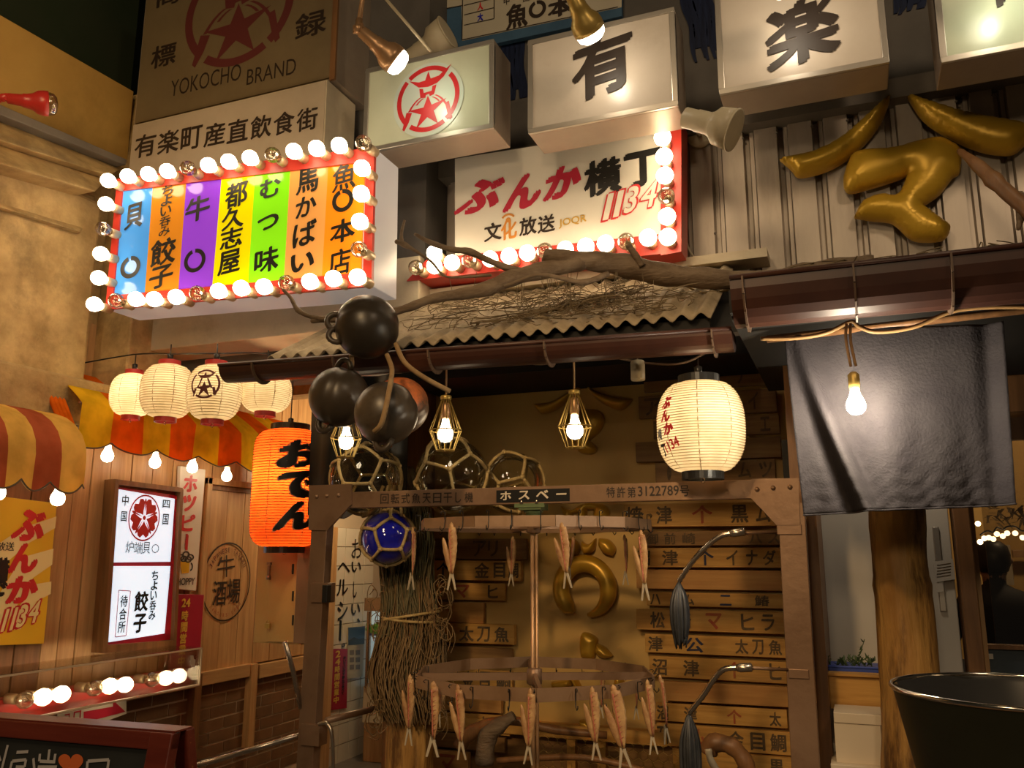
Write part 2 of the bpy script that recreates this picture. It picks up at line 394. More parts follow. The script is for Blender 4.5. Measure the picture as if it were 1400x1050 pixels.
m = MB(); m.box(-6, 6, -3, 9, -.1, 0); struct('floor', m, pmat('pavement', (.1, .085, .07), (.16, .14, .12), 5, .6))
m = MB(); m.box(-8, 6, -3, 9, 6.2, 6.3); struct('ceiling', m, M['darkgreen'])

# --- back facade above the eaves
m = MB(); m.box(-3.9, 2.6, YW + .05, YW + .15, 2.42, 6.2); wb = struct('wall_back', m, M['darkwall'])
zt = WY(1100, 140, YW).z; zb = 2.30
xs0 = WY(541, 300, YW).x; xs = xs0; i = 0
px_r = [541, 578, 614, 650, 700, 750, 800, 850, 900, 945, 990, 1036, 1084, 1134, 1185, 1237, 1290, 1342, 1395, 1450, 1510, 1570]
for a, b in zip(px_r[:-1], px_r[1:]):
    xa, xb = WY(a, 300, YW).x, WY(b, 300, YW).x; g = .045
    q = MB()
    sec = [(xa, .035), (xa + .006, 0), (xb - g, 0), (xb - g + .006, .04), (xb - .022, .04), (xb - .016, .02), (xb, .02)]
    zb = 2.62 if b < 992 else 2.36; f = [(x, YW + y, z) for z in (zb, zt) for x, y in sec]; n = len(sec)
    q.add(f, [(k, k + 1, n + k + 1, n + k) for k in range(n - 1)])
    q.build('sheet_panel', M['metalwall'], wb)
    for z in (zb + .3, zt - .12):
        q = MB(); q.ball((xb - g * .5 - .02, YW - .001, z), .006, 8, 5); q.build('screw', M['sheetdark'], wb)
m = MB(); z0 = WY(1200, 135, YW - .05).z
m.box(xs0 - .3, 2.6, YW - .07, YW + .05, z0 - .02, z0 + .07); struct('trim_1', m, M['sheetdark'])
# wall behind the box signs with brush painted blue strokes
def brush(name, pts, w, mat, y=YW + .045, seed=1):
    rs = random.Random(seed); q = MB(); P = smooth_path([WY(a, b, y) for a, b in pts], 6); n = len(P)
    for s in range(9):
        off = (s - 4) / 9 * w; ph = rs.uniform(0, 3); e = rs.randint(0, 3)
        path = [p + V((off + .006 * math.sin(i * .7 + ph), -.002 * s % .004 - .002, 0)) for i, p in enumerate(P[:n - e])]
        vs, fs = [], []
        for i, p in enumerate(path):
            ww = w / 9 * .95 * (1 - .7 * max(0, (i - n * .7) / (n * .3)))
            vs += [p - V((ww, 0, 0)), p + V((ww, 0, 0)), p + V((ww, .004, 0)), p - V((ww, -.004, 0))]
        for i in range(len(path) - 1):
            for k in range(4): fs.append((4 * i + k, 4 * i + (k + 1) % 4, 4 * i + 4 + (k + 1) % 4, 4 * i + 4 + k))
        q.add(vs, fs)
    return q.build(name, mat, wb)
brush('brush_stroke', [(945, -60), (952, 0), (962, 40), (968, 82)], .13, M['paint_navy'])
brush('brush_stroke', [(1250, -60), (1246, -10), (1240, 18)], .12, M['paint_navy'], seed=3)
brush('brush_stroke', [(700, 60), (702, 100), (706, 140)], .12, M['paint_navy'], seed=5)
brush('brush_stroke', [(560, -40), (566, 20), (572, 80)], .16, M['paint_blue'], seed=6)

# --- left: plaster wall, mouldings and the yellow panel above
def lwall(name, pts, mat, th=.15, parent=None, x=XL, **k):       # polygon read on the left wall plane, given thickness
    pl = PX(x); f = [pl.pt(*p) for p in pts]; q = MB()
    q.hexa(f, [p - V((th, 0, 0)) for p in f]) if len(f) == 4 else None
    return struct(name, q, mat, parent, **k)
Yn = WX(-160, 600, XL).y
m = MB(); m.box(XL - .2, XL, .4, 3.5, WX(100, 520, XL).z, WX(176, 200, XL).z); wl = struct('wall_left', m, M['plaster'])
m = MB(); m.box(XL - .2, XL + .16, .4, 3.12, WX(60, 560, XL).z - .02, WX(60, 262, XL).z); struct('trim_2', m, M['plaster'], bevel=.02)
def mould(name, a, b, h, out, mat, bev=.02):                      # horizontal moulding between two pixels on the wall
    p, q_ = WX(*a, XL + out / 2), WX(*b, XL + out / 2); d = (p - q_).normalized()
    p = p + d * 1.2
    q = MB(); q.hexa([p + V((-.15, 0, -h / 2)), p + V((out / 2, 0, -h / 2)), p + V((out / 2, 0, h / 2)), p + V((-.15, 0, h / 2))],
                     [q_ + V((-.15, 0, -h / 2)), q_ + V((out / 2, 0, -h / 2)), q_ + V((out / 2, 0, h / 2)), q_ + V((-.15, 0, h / 2))])
    return struct(name, q, mat, bevel=bev)
def slope4(name, pts, out0, out1, mat, bev=.004):                 # raised band between two sloping pixel lines on the wall
    f0, f1 = PX(XL + out0), PX(XL + out1); A, B = f0.pt(*pts[0]), f0.pt(*pts[1]); C, D = f1.pt(*pts[2]), f1.pt(*pts[3])
    w = V((.25, 0, 0)); q = MB(); q.hexa([A, B, C, D], [A - w, B - w, C - w, D - w]); return struct(name, q, mat, bevel=bev)
slope4('trim_3', [(-80, -26), (183, 125), (174, 222), (-80, 108)], .16, .10, M['yellow_panel'])
slope4('trim_4', [(-80, 108), (174, 218), (172, 226), (-80, 124)], .2, .2, M['sheetdark'])
slope4('trim_5', [(-80, 130), (172, 228), (150, 240), (-80, 166)], .10, .22, M['plaster'], .01)
slope4('trim_6', [(-80, 172), (148, 246), (132, 262), (-80, 200)], .16, .30, M['plaster'], .015)
slope4('trim_7', [(-80, 205), (132, 268), (126, 300), (-80, 238)], .12, .12, M['plaster'], .01)
slope4('trim_8', [(-80, 238), (128, 300), (112, 318), (-80, 258)], .06, .20, M['plaster'], .015)
m = MB(); m.box(XL - .5, XL - .25, .4, 3.6, 2.5, 6.2); struct('wall_left.005', m, M['darkgreen'])
# rough horizontal beam over the awnings
p, q_ = WX(-40, 520, XL + .2), WX(108, 550, XL + .2)
m = MB(); m.box(XL - .2, XL + .2, 1.0, 3.28, WX(60, 572, XL + .2).z, WX(60, 505, XL + .2).z); struct('trim_9', m, M['beam'], bevel=.015)
# corner pier, fascia of the concrete lintel
m = MB(); m.box(XL - .2, -3.46, 3.3, 3.6, WY(120, 560, 3.3).z, WY(180, 130, 3.3).z); struct('trim_10', m, M['plaster'], bevel=.01)
a0, a1 = WY(143, 486, 3.45), WY(560, 430, 3.45)
m = MB(); m.box(a0.x, WY(572, 430, 3.45).x, 3.45, 3.72, a0.z, WY(143, 410, 3.45).z); struct('trim_11', m, M['concrete'], bevel=.006)
m = MB(); m.box(XL, WY(572, 430, 3.45).x, 3.5, 3.9, a0.z + .3, 6.2); struct('trim_12', m, M['darkwall'])
# underside of the floor above the alley
m = MB(); m.box(XL - .4, -1.6, 3.72, 7.6, a0.z + .1, a0.z + .2); struct('trim_13', m, M['concrete'])
m = MB(); m.box(XL, -1.95, 4.6, 4.75, WX(420, 565, XL).z, a0.z + .1); struct('trim_14', m, M['beam'])

# --- left: alder boarded wall (planks), wainscot of brown tiles, door
zlo = WX(300, 915, XL).z; zhi = WX(200, 560, XL).z
m = MB(); m.box(XL - .2, XL - .02, .6, 7.2, 0, zhi + .5); wall2 = struct('wall_left.001', m, M['mortar'])
cuts = [1.9, 2.12, 2.34, 2.56, 2.78, 3.0]
y = 2.9; ys = []
pxs = [-120, -80, -40, 0, 40, 75, 97, 120, 146, 175, 204, 232, 260, 286, 310, 334, 356, 378, 400, 420, 440, 455]
for a, b in zip(pxs[:-1], pxs[1:]):
    y0, y1 = WX(a, 700, XL).y, WX(b, 700, XL).y; dx = R(0, .006)
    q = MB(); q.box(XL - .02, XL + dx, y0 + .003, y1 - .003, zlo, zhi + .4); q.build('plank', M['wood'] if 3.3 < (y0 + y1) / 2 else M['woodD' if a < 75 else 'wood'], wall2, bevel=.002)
# wainscot
zb0 = zlo - .065
def brickwall():
    top = WX(350, 965, XL).z
    rows = 9; h = .062; w = .235
    y_a, y_b = WX(60, 950, XL).y, WX(455, 950, XL).y
    for r in range(rows):
        z1 = zlo - .075 - r * (h + .011); yy = y_a - (r % 2) * w / 2 - R(0, .02)
        while yy < y_b:
            e = min(yy + w, y_b)
            if e - yy > .03:
                q = MB(); q.box(XL - .03, XL - .016 + R(-.001, .002), yy, e, z1 - h, z1); q.build('brick', M['brick'], wall2)
            yy = e + .011
brickwall()
m = MB(); m.box(XL - .02, XL + .03, 2.6, WX(338, 900, XL).y, zlo - .075, zlo + .005); struct('rail', m, M['woodY'], wall2, bevel=.004)
m = MB(); m.box(XL - .02, XL + .028, WX(352, 900, XL).y, WX(425, 900, XL).y, zlo - .1, zlo - .01); struct('rail', m, M['woodY'], wall2, bevel=.004)
for px in (268, 344): 
    yy = WX(px, 900, XL).y; m = MB(); m.box(XL - .02, XL + .035, yy - .03, yy + .03, .3, zlo); struct('stile', m, M['woodD'] if px == 268 else M['wood'], wall2, bevel=.004)
# door leaf (boarded, recessed under a dark head)
yd0, yd1 = WX(283, 700, XL).y, WX(340, 700, XL).y; zd = WX(300, 664, XL).z
m = MB(); m.box(XL, XL + .03, yd0 - .04, yd0, zlo, zd + .04); dr = struct('door_1', m, M['wood'], bevel=.003)
m = MB(); m.box(XL, XL + .03, yd0 - .04, yd1 + .6, zd, zd + .04); m.build('door_head', M['wood'], dr, bevel=.003)
m = MB(); m.box(XL, XL + .012, yd0, yd1, zd - .03, zd); m.build('door_rebate', M['woodD'], dr)
# branded round mark on the door
pd = PX(XL + .008); cx, cy = 310, 795
its = [shape(pd, ring2(.96, 1.0), cx, cy, 66, 108)]
its += [put(pd, '牛', 309, 774, 24, 30, .0, .1), put(pd, '酒', 300, 811, 18, 34, .01), put(pd, '場', 319, 808, 18, 34, .01)]
ink(pd, its, M['ink'], dr, lift=.002)
def arc_text(pl, s, px, py, w, h, r, a0, a1, size, mat, parent, flip=False):
    u0, v0 = pl.uv(px, py); a = abs(pl.uv(px + w / 2, py)[0] - pl.uv(px - w / 2, py)[0]) / 2; b = abs(pl.uv(px, py - h / 2)[1] - pl.uv(px, py + h / 2)[1]) / 2
    it = []
    for i, ch in enumerate(s):
        t = math.radians(a0 + (a1 - a0) * i / max(1, len(s) - 1)); rot = t - PI / 2 if not flip else t + PI / 2
        if ch == ' ': continue
        it.append(fit(glyph(ch, .01), u0 + a * r * math.cos(t), v0 + b * r * math.sin(t), size * .6, size, rot))
    return ink(pl, it, mat, parent, lift=.002)
arc_text(pd, 'JAPANESE TAVERN', cx, cy, 66, 108, .8, 150, 30, .03, M['maroon'], dr)
arc_text(pd, '24HOURS OPEN', cx, cy, 66, 108, .84, 225, 315, .022, M['fadedred'], dr, True)

# --- white tiled wall further in, far end of the alley
ya, yb = WX(449, 800, XL).y, WX(503, 800, XL).y; zt2 = WX(470, 722, XL).z
m = MB(); m.box(XL - .1, XL + .04, ya - .05, yb, 0, zt2); tw = struct('wall_left.002', m, M['grout'])
nz, ny = 17, 4; hz = (WX(480, 738, XL).z - WX(480, 1080, XL).z) / 13.0; wy = (yb - ya) / 4
zz = zt2
for r in range(16):
    yy = ya
    for k in range(4):
        q = MB(); q.box(XL + .03, XL + .047, yy + .004, yy + wy - .004, zz - hz + .003, zz - .003); q.build('tile', M['tile'], tw)
        yy += wy
    zz -= hz
m = MB(); m.box(XL, XL + .08, ya - .14, ya - .02, 0, zt2 + .0); struct('trim_15', m, M['wood'], bevel=.003)
m = MB(); m.box(XL - .2, -1.8, 7.3, 7.4, 0, 3.5); struct('wall_back.001', m, M['woodD'])
m = MB(); m.box(-2.12, -2.05, 3.72, 7.3, 0, 3.2); struct('wall_right', m, M['woodD'])

# --- stall interior: painted back wall
xk0, xk1 = WY(560, 800, YK).x, WY(1100, 800, YK).x
m = MB(); m.box(-2.12, xk1 + .15, YK, YK + .1, 0, 2.6); wk = struct('wall_back.002', m, M['back'])
m = MB(); m.box(xk1 + .02, xk1 + .1, 3.2, YK, 0, 2.5); struct('wall_right.001', m, M['woodD'])
# horizontal rail and chicken wire band at the bottom
p = WY(700, 1005, YK - .03); 
m = MB(); m.box(xk0, WY(915, 1000, YK).x, YK - .06, YK, WY(800, 1008, YK).z, WY(800, 990, YK).z); struct('rail', m, M['board'], wk)
for px in (785, 826):
    x = WY(px, 1020, YK).x; m = MB(); m.box(x - .02, x + .02, YK - .05, YK, .3, WY(800, 1000, YK).z); struct('stile', m, M['board'], wk)
m = MB(); m.box(xk0, WY(1085, 1000, YK).x, YK - .012, YK - .004, .3, WY(800, 1010, YK).z); struct('wire_backing', m, M['boardD'], wk)

# --- roof of the stall
def corrug(name, xa, xb, ya, za, yb, zb, mat, pitch=.06, amp=.012, th=.006, **k):
    n = int((xb - xa) / pitch * 8); vs, fs = [], []; rows = 6
    for j in range(rows + 1):
        t = j / rows
        for i in range(n + 1):
            x = xa + (xb - xa) * i / n; y = ya + (yb - ya) * t; z = za + (zb - za) * t + amp * math.sin(2 * PI * (x - xa) / pitch)
            vs += [(x, y, z)]
    base = len(vs); vs += [(x, y, z - th) for x, y, z in vs]
    for j in range(rows):
        for i in range(n):
            a = j * (n + 1) + i; q = (a, a + 1, a + n + 2, a + n + 1); fs.append(q); fs.append(tuple(base + c for c in q[::-1]))
    for i in range(n): fs.append((i, base + i, base + i + 1, i + 1))
    mb = MB(); mb.add(vs, fs, True); return struct(name, mb, mat, **k)
YR0 = 2.86; rA, rB = WY(362, 482, YR0), WY(968, 434, YR0)
rz = WY(700, 456, YR0).z; yback = 3.62; rzb = WY(760, 392, yback).z
rroof = MB(); corr = corrug('roof_sheet', WY(366, 482, YR0).x, WY(972, 434, YR0).x, YR0, rz, yback, rzb, M['roof'], .066)
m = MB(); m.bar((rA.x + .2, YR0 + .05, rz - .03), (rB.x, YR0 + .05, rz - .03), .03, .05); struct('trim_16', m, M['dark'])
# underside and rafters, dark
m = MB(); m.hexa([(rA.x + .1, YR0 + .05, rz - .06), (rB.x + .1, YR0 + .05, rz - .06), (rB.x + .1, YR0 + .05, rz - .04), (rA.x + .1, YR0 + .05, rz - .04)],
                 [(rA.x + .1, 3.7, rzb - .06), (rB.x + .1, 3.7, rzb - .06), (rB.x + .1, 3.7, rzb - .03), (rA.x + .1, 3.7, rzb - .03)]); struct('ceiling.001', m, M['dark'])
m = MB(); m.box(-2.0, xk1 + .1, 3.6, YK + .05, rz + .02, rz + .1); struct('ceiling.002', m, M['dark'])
# ledge flashing behind the roof
z = WY(900, 357, 3.62).z; m = MB(); m.box(WY(560, 400, 3.6).x, WY(1050, 350, 3.6).x, 3.56, 3.7, z - .06, z - .02); struct('trim_17', m, M['concrete'])
# higher roof to the right
YR1 = 2.45; p0, p1 = WY(1003, 392, YR1), WY(1400, 350, YR1)
corr2 = corrug('roof_sheet', WY(1085, 380, YR1).x, 1.5, YR1 + .03, WY(1200, 368, YR1).z, 3.64, WY(1200, 368, YR1).z + .16, M['roof'], .075)
def gutter(name, label, a, b, r, drop, mat, straps):
    L_ = (b - a); t = thing(name, label, 'gutter', a); q = MB(); n = 12; vs, fs = [], []
    for p in (a, b):
        for k in range(n + 1):
            t_ = PI * k / n; vs.append(p + V((0, -r * math.cos(t_) , -drop * math.sin(t_))))
        for k in range(n, -1, -1):
            t_ = PI * k / n; vs.append(p + V((0, -(r - .004) * math.cos(t_), -(drop - .004) * math.sin(t_))))
    m_ = 2 * (n + 1)
    for k in range(m_): fs.append((k, (k + 1) % m_, m_ + (k + 1) % m_, m_ + k))
    fs.append(tuple(range(m_ // 2))); fs.append(tuple(m_ + k for k in range(m_ // 2)))
    q.add(vs, fs, False); q.build('channel', mat, t)
    q = MB(); q.tube([a + V((0, -r, 0)), b + V((0, -r, 0))], .008, 6); q.build('lip', mat, t)
    for s in straps:
        p = a.lerp(b, s); q = MB(); pts = [p + V((0, -(r + .004) * math.cos(PI * k / 8), -(drop + .004) * math.sin(PI * k / 8))) for k in range(9)]
        for u_, v_ in zip(pts[:-1], pts[1:]): q.bar(u_, v_, .022, .005, (1, 0, 0))
        q.build('strap', M['rustL'], t)
    return t
gutter('gutter', 'long reddish brown half round gutter under the corrugated roof edge', WY(312, 503, 2.8), WY(1003, 455, 2.8), .06, .065, M['rust'], [.085, .27, .47, .69, .97])
gutter('gutter', 'deep dark brown gutter above the black noren cloth', WY(1003, 393, 2.38), WY(1500, 340, 2.38), .09, .12, M['rust'], [.04, .36, .62, .85])
# dark soffit over noren
z_ = WY(1100, 465, 2.75).z
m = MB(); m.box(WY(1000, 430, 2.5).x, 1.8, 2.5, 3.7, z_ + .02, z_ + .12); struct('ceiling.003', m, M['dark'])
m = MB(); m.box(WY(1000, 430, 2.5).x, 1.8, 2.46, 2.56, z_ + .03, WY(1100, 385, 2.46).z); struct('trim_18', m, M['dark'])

# --- right interior: white panels, frames and the window
Yp = 3.65
def slab(name, px0, px1, py0, py1, y, mat, th=.04, parent=None, **k):
    x0, x1 = WY(px0, (py0 + py1) / 2, y).x, WY(px1, (py0 + py1) / 2, y).x; xm = (px0 + px1) / 2
    q = MB(); q.box(x0, x1, y, y + th, WY(xm, py1, y).z, WY(xm, py0, y).z); return struct(name, q, mat, parent, **k)
slab('wall_back.003', 1096, 1262, 440, 1300, Yp + .05, M['white'])
slab('trim_19', 1090, 1105, 600, 1300, Yp - .3, M['dark'], .3)
dp = slab('door_2', 1262, 1316, 500, 1300, Yp - .05, M['white'], .05, bevel=.004)
slab('door_handle', 1280, 1289, 720, 836, Yp - .062, M['silver'], .012, dp, bevel=.003)
slab('slot', 1263, 1266, 722, 800, Yp - .052, M['darkwall'], .004, dp)
slab('trim_20', 1318, 1341, 400, 1300, Yp - .1, M['woodD'], .12, bevel=.004)
slab('trim_21', 1341, 1347, 400, 1300, Yp - .02, M['wood'], .04)
wn = slab('window_1', 1339, 1520, 884, 890, Yp, M['woodD'], .05)
slab('pane', 1345, 1520, 560, 884, Yp + .02, M['winglass'], .005, wn)
slab('wall_back.004', 1341, 1520, 890, 1300, Yp + .02, pmat('dark_blue_panel', (.04, .055, .07), (.06, .08, .1), 4, .4))
slab('switch_plate', 1347, 1358, 894, 901, Yp + .005, M['white'], .01, wn)
slab('wall_back.005', 1262, 1560, 380, 600, Yp + .1, M['woodD'])
m = MB(); m.box(.2, 2.9, 6.4, 6.5, 0, 3.4); struct('wall_back.006', m, M['back'])
m = MB(); m.box(.2, 2.9, 3.8, 6.5, 3.0, 3.1); struct('ceiling.004', m, M['dark'])
m = MB(); m.box(.30, .34, 3.8, 6.5, 0, 3.0); struct('wall_left.004', m, M['woodD'])
# ================================================================ SIGNS
def quad(pl, pts): return [pl.pt(*p) for p in pts]           # TL TR BR BL on the photograph
def rectq(pl, x0, x1, y0, y1, xm=None):                      # true rectangle in the plane, from a pixel box (edges taken at middles)
    ym, xm = (y0 + y1) / 2, (x0 + x1) / 2
    u0, u1 = pl.uv(x0, ym)[0], pl.uv(x1, ym)[0]; v0, v1 = pl.uv(xm, y0)[1], pl.uv(xm, y1)[1]
    return u0, u1, v0, v1
def prect(pl, r, l0, l1):                                    # slab between two lifts
    u0, u1, v0, v1 = r; q = MB()
    q.hexa([pl.w(u0, v1, l1), pl.w(u1, v1, l1), pl.w(u1, v0, l1), pl.w(u0, v0, l1)], [pl.w(u0, v1, l0), pl.w(u1, v1, l0), pl.w(u1, v0, l0), pl.w(u0, v0, l0)]); return q
def inset(r, a, b=None):
    b = a if b is None else b; return (r[0] + a, r[1] - a, r[2] - b, r[3] + b)
def frame4(pl, r, w, l0, l1):
    u0, u1, v0, v1 = r; q = MB()
    for rr in ((u0, u1, v0, v0 - w), (u0, u1, v1 + w, v1), (u0, u0 + w, v0 - w, v1 + w), (u1 - w, u1, v0 - w, v1 + w)):
        q.v += [V(p) for p in []]; s = prect(pl, rr, l0, l1); n = len(q.v); q.v += s.v; q.f += [tuple(i + n for i in f) for f in s.f]; q.sm += s.sm
    return q
def box_sign(name, label, r, y, depth, face, group=None, side='boxside'):
    pl = PY(y); t = thing(name, label, 'sign', pl.w((r[0] + r[1]) / 2, r[3]), group)
    prect(pl, r, -depth, -.012).build('housing', M[side], t, bevel=.004)
    frame4(pl, r, .022, -.012, .002).build('frame', M['silver'], t, bevel=.002)
    prect(pl, inset(r, .022), -.011, -.003).build('face_panel', M[face], t)
    return t, pl
EMB_BREAK = [(52, 118), (140, 222), (240, 300), (318, 398)]
def emblem(pl, px, py, w, h, mat, parent, s=1.0):
    it = [ring2(.86, 1.0, a, b, 14) for a, b in ((-50, 42), (50, 130), (137, 226), (234, 304))]
    SP = [(0, .10), (.60, -.10), (.34, -.82), (-.36, -.86), (-.62, -.26)]; star = []
    for i, (x, y) in enumerate(SP):
        nx = SP[(i + 1) % 5]; mx_, my_ = (x + nx[0]) / 2, (y + nx[1]) / 2; star += [(x, y), (mx_ * .42, -.36 + (my_ + .36) * .42)]
    it += [tri2(star)]
    it += [tri2([(-.62, .66), (-.3, .56), (-.1, .58), (0, .84), (.08, .6), (.34, .64), (.74, .92), (.5, .58), (.28, .42), (0, .36), (-.3, .4)])]
    it += [tri2([(-.28, .36), (-.16, .33), (-.14, .2), (.12, .22), (.14, .36), (.27, .38), (.2, .1), (.06, .06), (.04, .14), (-.06, .12), (-.08, .04), (-.24, .06)])]
    for s_ in (-1, 1):
        for (x0, y0, x1, y1, x2, y2, hw_) in ((.24, .07, .44, -.02, .60, -.30, .035), (.14, .03, .27, -.02, .36, -.14, .03)):
            P = [(s_ * (x0 * (1 - t_) ** 2 + 2 * x1 * t_ * (1 - t_) + x2 * t_ * t_), y0 * (1 - t_) ** 2 + 2 * y1 * t_ * (1 - t_) + y2 * t_ * t_) for t_ in (0, .25, .5, .75, 1)]
            it += [tri2([(x - s_ * hw_, y) for x, y in P] + [(x + s_ * hw_, y) for x, y in P[::-1]])]
    it += [tri2([(-.68, -.3), (-.5, -.34), (-.6, -.62), (-.74, -.86), (-.8, -.8)]), tri2([(.55, -.24), (.67, -.2), (.79, -.72), (.71, -.78), (.64, -.6)])]
    return ink(pl, [shape(pl, g, px, py, w, h) for g in it], mat, parent, 'emblem', .001)

# 1 big brown board with the emblem
pl = PY(3.2); r = (pl.uv(190, 80)[0], pl.uv(459, 80)[0], pl.uv(330, -60)[1], pl.uv(330, 138)[1])
t = thing('trade_sign', 'large unlit brown board with dark red ring emblem and latin letters, top left', 'sign', pl.w(r[0], r[3]))
prect(pl, r, -.3, -.01).build('housing', M['boxside'], t)
pb = pmat('brown_board', (.16, .115, .06), (.20, .15, .08), 2, .5)
prect(pl, inset(r, .015), -.012, .0).build('face_panel', pb, t)
prect(pl, (r[1] - .03, r[1], r[2], r[3]), -.01, .004).build('frame', M['woodD'], t)
emblem(pl, 326, 12, 146, 150, M['maroon'], t)
ink(pl, [put(pl, 'YOKOCHO', 281, 110, 94, 22, -.005, math.radians(0)), put(pl, 'BRAND', 371, 98, 66, 21, -.005),
         put(pl, '標', 224, 76, 33, 30, .02), put(pl, '録', 425, 33, 42, 34, .02), put(pl, '商', 230, -6, 33, 26, .02), put(pl, '登', 424, -30, 40, 30, .02)], M['ink'], t)

# 2 pale light box below it
pl = PY(3.17); r = rectq(pl, 176, 441, 168, 290); r = (r[0], r[1], pl.uv(330, 136)[1], pl.uv(330, 250)[1])
t = thing('light_box', 'pale unlit sign box with one row of dark kanji above the rainbow sign', 'sign', pl.w(r[0], r[3]))
prect(pl, r, -.26, -.004).build('housing', M['concrete'], t)
prect(pl, inset(r, .006), -.005, 0).build('face_panel', pmat('pale_face', (.42, .34, .25), (.50, .41, .31), 2, .4), t)
txt = '有楽町産直飲食街'; it = []
for i, ch in enumerate(txt):
    it.append(put(pl, ch, 199 + 31.6 * i, 199 - 5.1 * i, 28.5, 31, .022))
ink(pl, it, M['ink'], t)

# marquee bulb -------------------------------------------------
bulb_prof = [(.0001, -.032), (.012, -.030), (.023, -.022), (.030, -.008), (.030, .006), (.024, .020), (.016, .030), (.0135, .038)]
def _mesh(mb, name, mat):
    o = mb.build(name, mat, None, off=V((0, 0, 0))); me = o.data; bpy.data.objects.remove(o); return me
ax = V((0, 1, 0))
ME = {}
for k, mt in (('on', 'bulb'), ('off', 'bulboff')):
    q = MB(); q.lathe(bulb_prof, (0, 0, 0), ax, 16); ME[k] = _mesh(q, 'bulb', M[mt])
q = MB(); q.lathe([(.0135, .036), (.017, .036), (.019, .05), (.019, .085)], (0, 0, 0), ax, 12); q.lathe([(.0001, .034), (.01, .035)], (0, 0, 0), ax, 12); ME['sock'] = _mesh(q, 'socket', M['socket'])
q = MB(); q.tube([(0, -.004, .008), (.006, -.012, 0), (0, -.006, -.006), (-.006, .0, 0), (0, .03, 0)], .0018, 5); ME['fil'] = _mesh(q, 'filament', M['steelL'])
def marquee(parent, y_face, pts, scale=1.0, tilt=None, axis=None):
    off = wloc(parent); s = .085 * scale
    for (x, y_, lit) in pts:
        if axis is None: c = WY(x, y_, y_face - s); rot = (0, 0, 0)
        else: c = WX(x, y_, axis[0] + s); rot = (0, 0, PI / 2)
        b = link('bulb', ME['on' if lit else 'off'], parent, c - off); b.scale = (scale,) * 3; b.rotation_euler = rot
        if tilt: b.rotation_euler = tilt
        if not lit: b['label'] = 'unlit clear bulb'; link('filament', ME['fil'], b)
        link('socket', ME['sock'], b)

# 3 rainbow sign
YS = 2.95; pl = PY(YS)
F = quad(pl, [(163, 246), (514, 203), (510, 392), (147, 424)])
def qinset(Q, du, dv):
    out = []
    for (a, b) in ((0, 0), (1, 0), (1, 1), (0, 1)):
        s = du if a == 0 else 1 - du; t_ = dv if b == 0 else 1 - dv
        out.append((Q[0].lerp(Q[1], s)).lerp(Q[3].lerp(Q[2], s), t_))
    return out
t = thing('marquee_sign', 'rainbow striped shop list sign ringed with bulbs in a red frame', 'sign', F[3])
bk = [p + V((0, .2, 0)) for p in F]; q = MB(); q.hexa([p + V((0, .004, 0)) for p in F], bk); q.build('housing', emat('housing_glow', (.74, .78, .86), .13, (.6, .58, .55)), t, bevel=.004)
q = MB(); I = qinset(F, .028, .10)
for a, b in ((0, 1), (1, 2), (2, 3), (3, 0)):
    q.hexa([F[a] - V((0, .014, 0)), F[b] - V((0, .014, 0)), I[b] - V((0, .014, 0)), I[a] - V((0, .014, 0))], [F[a] + V((0, .003, 0)), F[b] + V((0, .003, 0)), I[b] + V((0, .003, 0)), I[a] + V((0, .003, 0))])
q.build('frame', M['redglow'], t)
tx = [167, 210, 256, 304, 350, 398, 450, 500]; bx = [157, 199, 245, 291, 340, 389, 441, 494]
cols = [(.06, .30, .80), (.62, .22, .015), (.26, .05, .72), (.84, .72, .0), (.24, .82, .01), (.78, .34, .08), (.92, .26, .01)]
def vline(x0, x1, y): 
    return x0 + (x1 - x0) * (y - 225) / (400 - 225)
for i, c in enumerate(cols):
    A = pl.pt(tx[i], 262 - (tx[i] - 167) * .135); B = pl.pt(tx[i + 1], 262 - (tx[i + 1] - 167) * .135)
    C = pl.pt(bx[i + 1], 408 - (bx[i + 1] - 157) * .09); D = pl.pt(bx[i], 408 - (bx[i] - 157) * .09)
    q = MB(); q.hexa([p - V((0, .006, 0)) for p in (A, B, C, D)], [p + V((0, .002, 0)) for p in (A, B, C, D)])
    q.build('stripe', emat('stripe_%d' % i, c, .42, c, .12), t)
SLANT[0] = .10
it = [put(pl, '貝', 185, 296, 24, 34, .03, .0), fit(glyph('牛', .03), *pl.uv(271, 286), .001, .001)][:1]
it += [put(pl, '牛', 272, 286, 33, 34, .03)]
brushring = [shape(pl, ring2(.62, 1.0, -250, 92, 30), 180, 366, 27, 30), shape(pl, ring2(.66, 1.0, -250, 92, 30), 268, 357, 29, 32), shape(pl, ring2(.62, 1.0, -250, 95, 30), 470, 275, 29, 31)]
it += brushring
it += column(pl, 'ちょい呑み', 231, 254, 226, 324, 15, .05, .02) + [put(pl, '餃', 225, 345, 34, 36, .03), put(pl, '子', 222, 379, 32, 30, .03)]
it += [put(pl, '都', 325, 267, 30, 34, .03), put(pl, '久', 320, 299, 30, 30, .03), put(pl, '志', 318, 326, 30, 28, .03), put(pl, '屋', 315, 359, 30, 32, .03)]
it += [put(pl, 'む', 371, 258, 28, 26, .03), put(pl, 'つ', 368, 305, 29, 20, .04), put(pl, '味', 366, 356, 33, 34, .03)]
it += [put(pl, '馬', 422, 247, 30, 36, .03), put(pl, 'か', 420, 283, 28, 28, .03), put(pl, 'ば', 418, 320, 32, 34, .03), put(pl, 'い', 415, 359, 32, 25, .04)]
it += [put(pl, '魚', 472, 243, 32, 36, .02), put(pl, '本', 470, 316, 34, 32, .03), put(pl, '店', 466, 359, 30, 36, .02)]
ink(pl, it, M['black'], t, lift=.0085)
SLANT[0] = 0
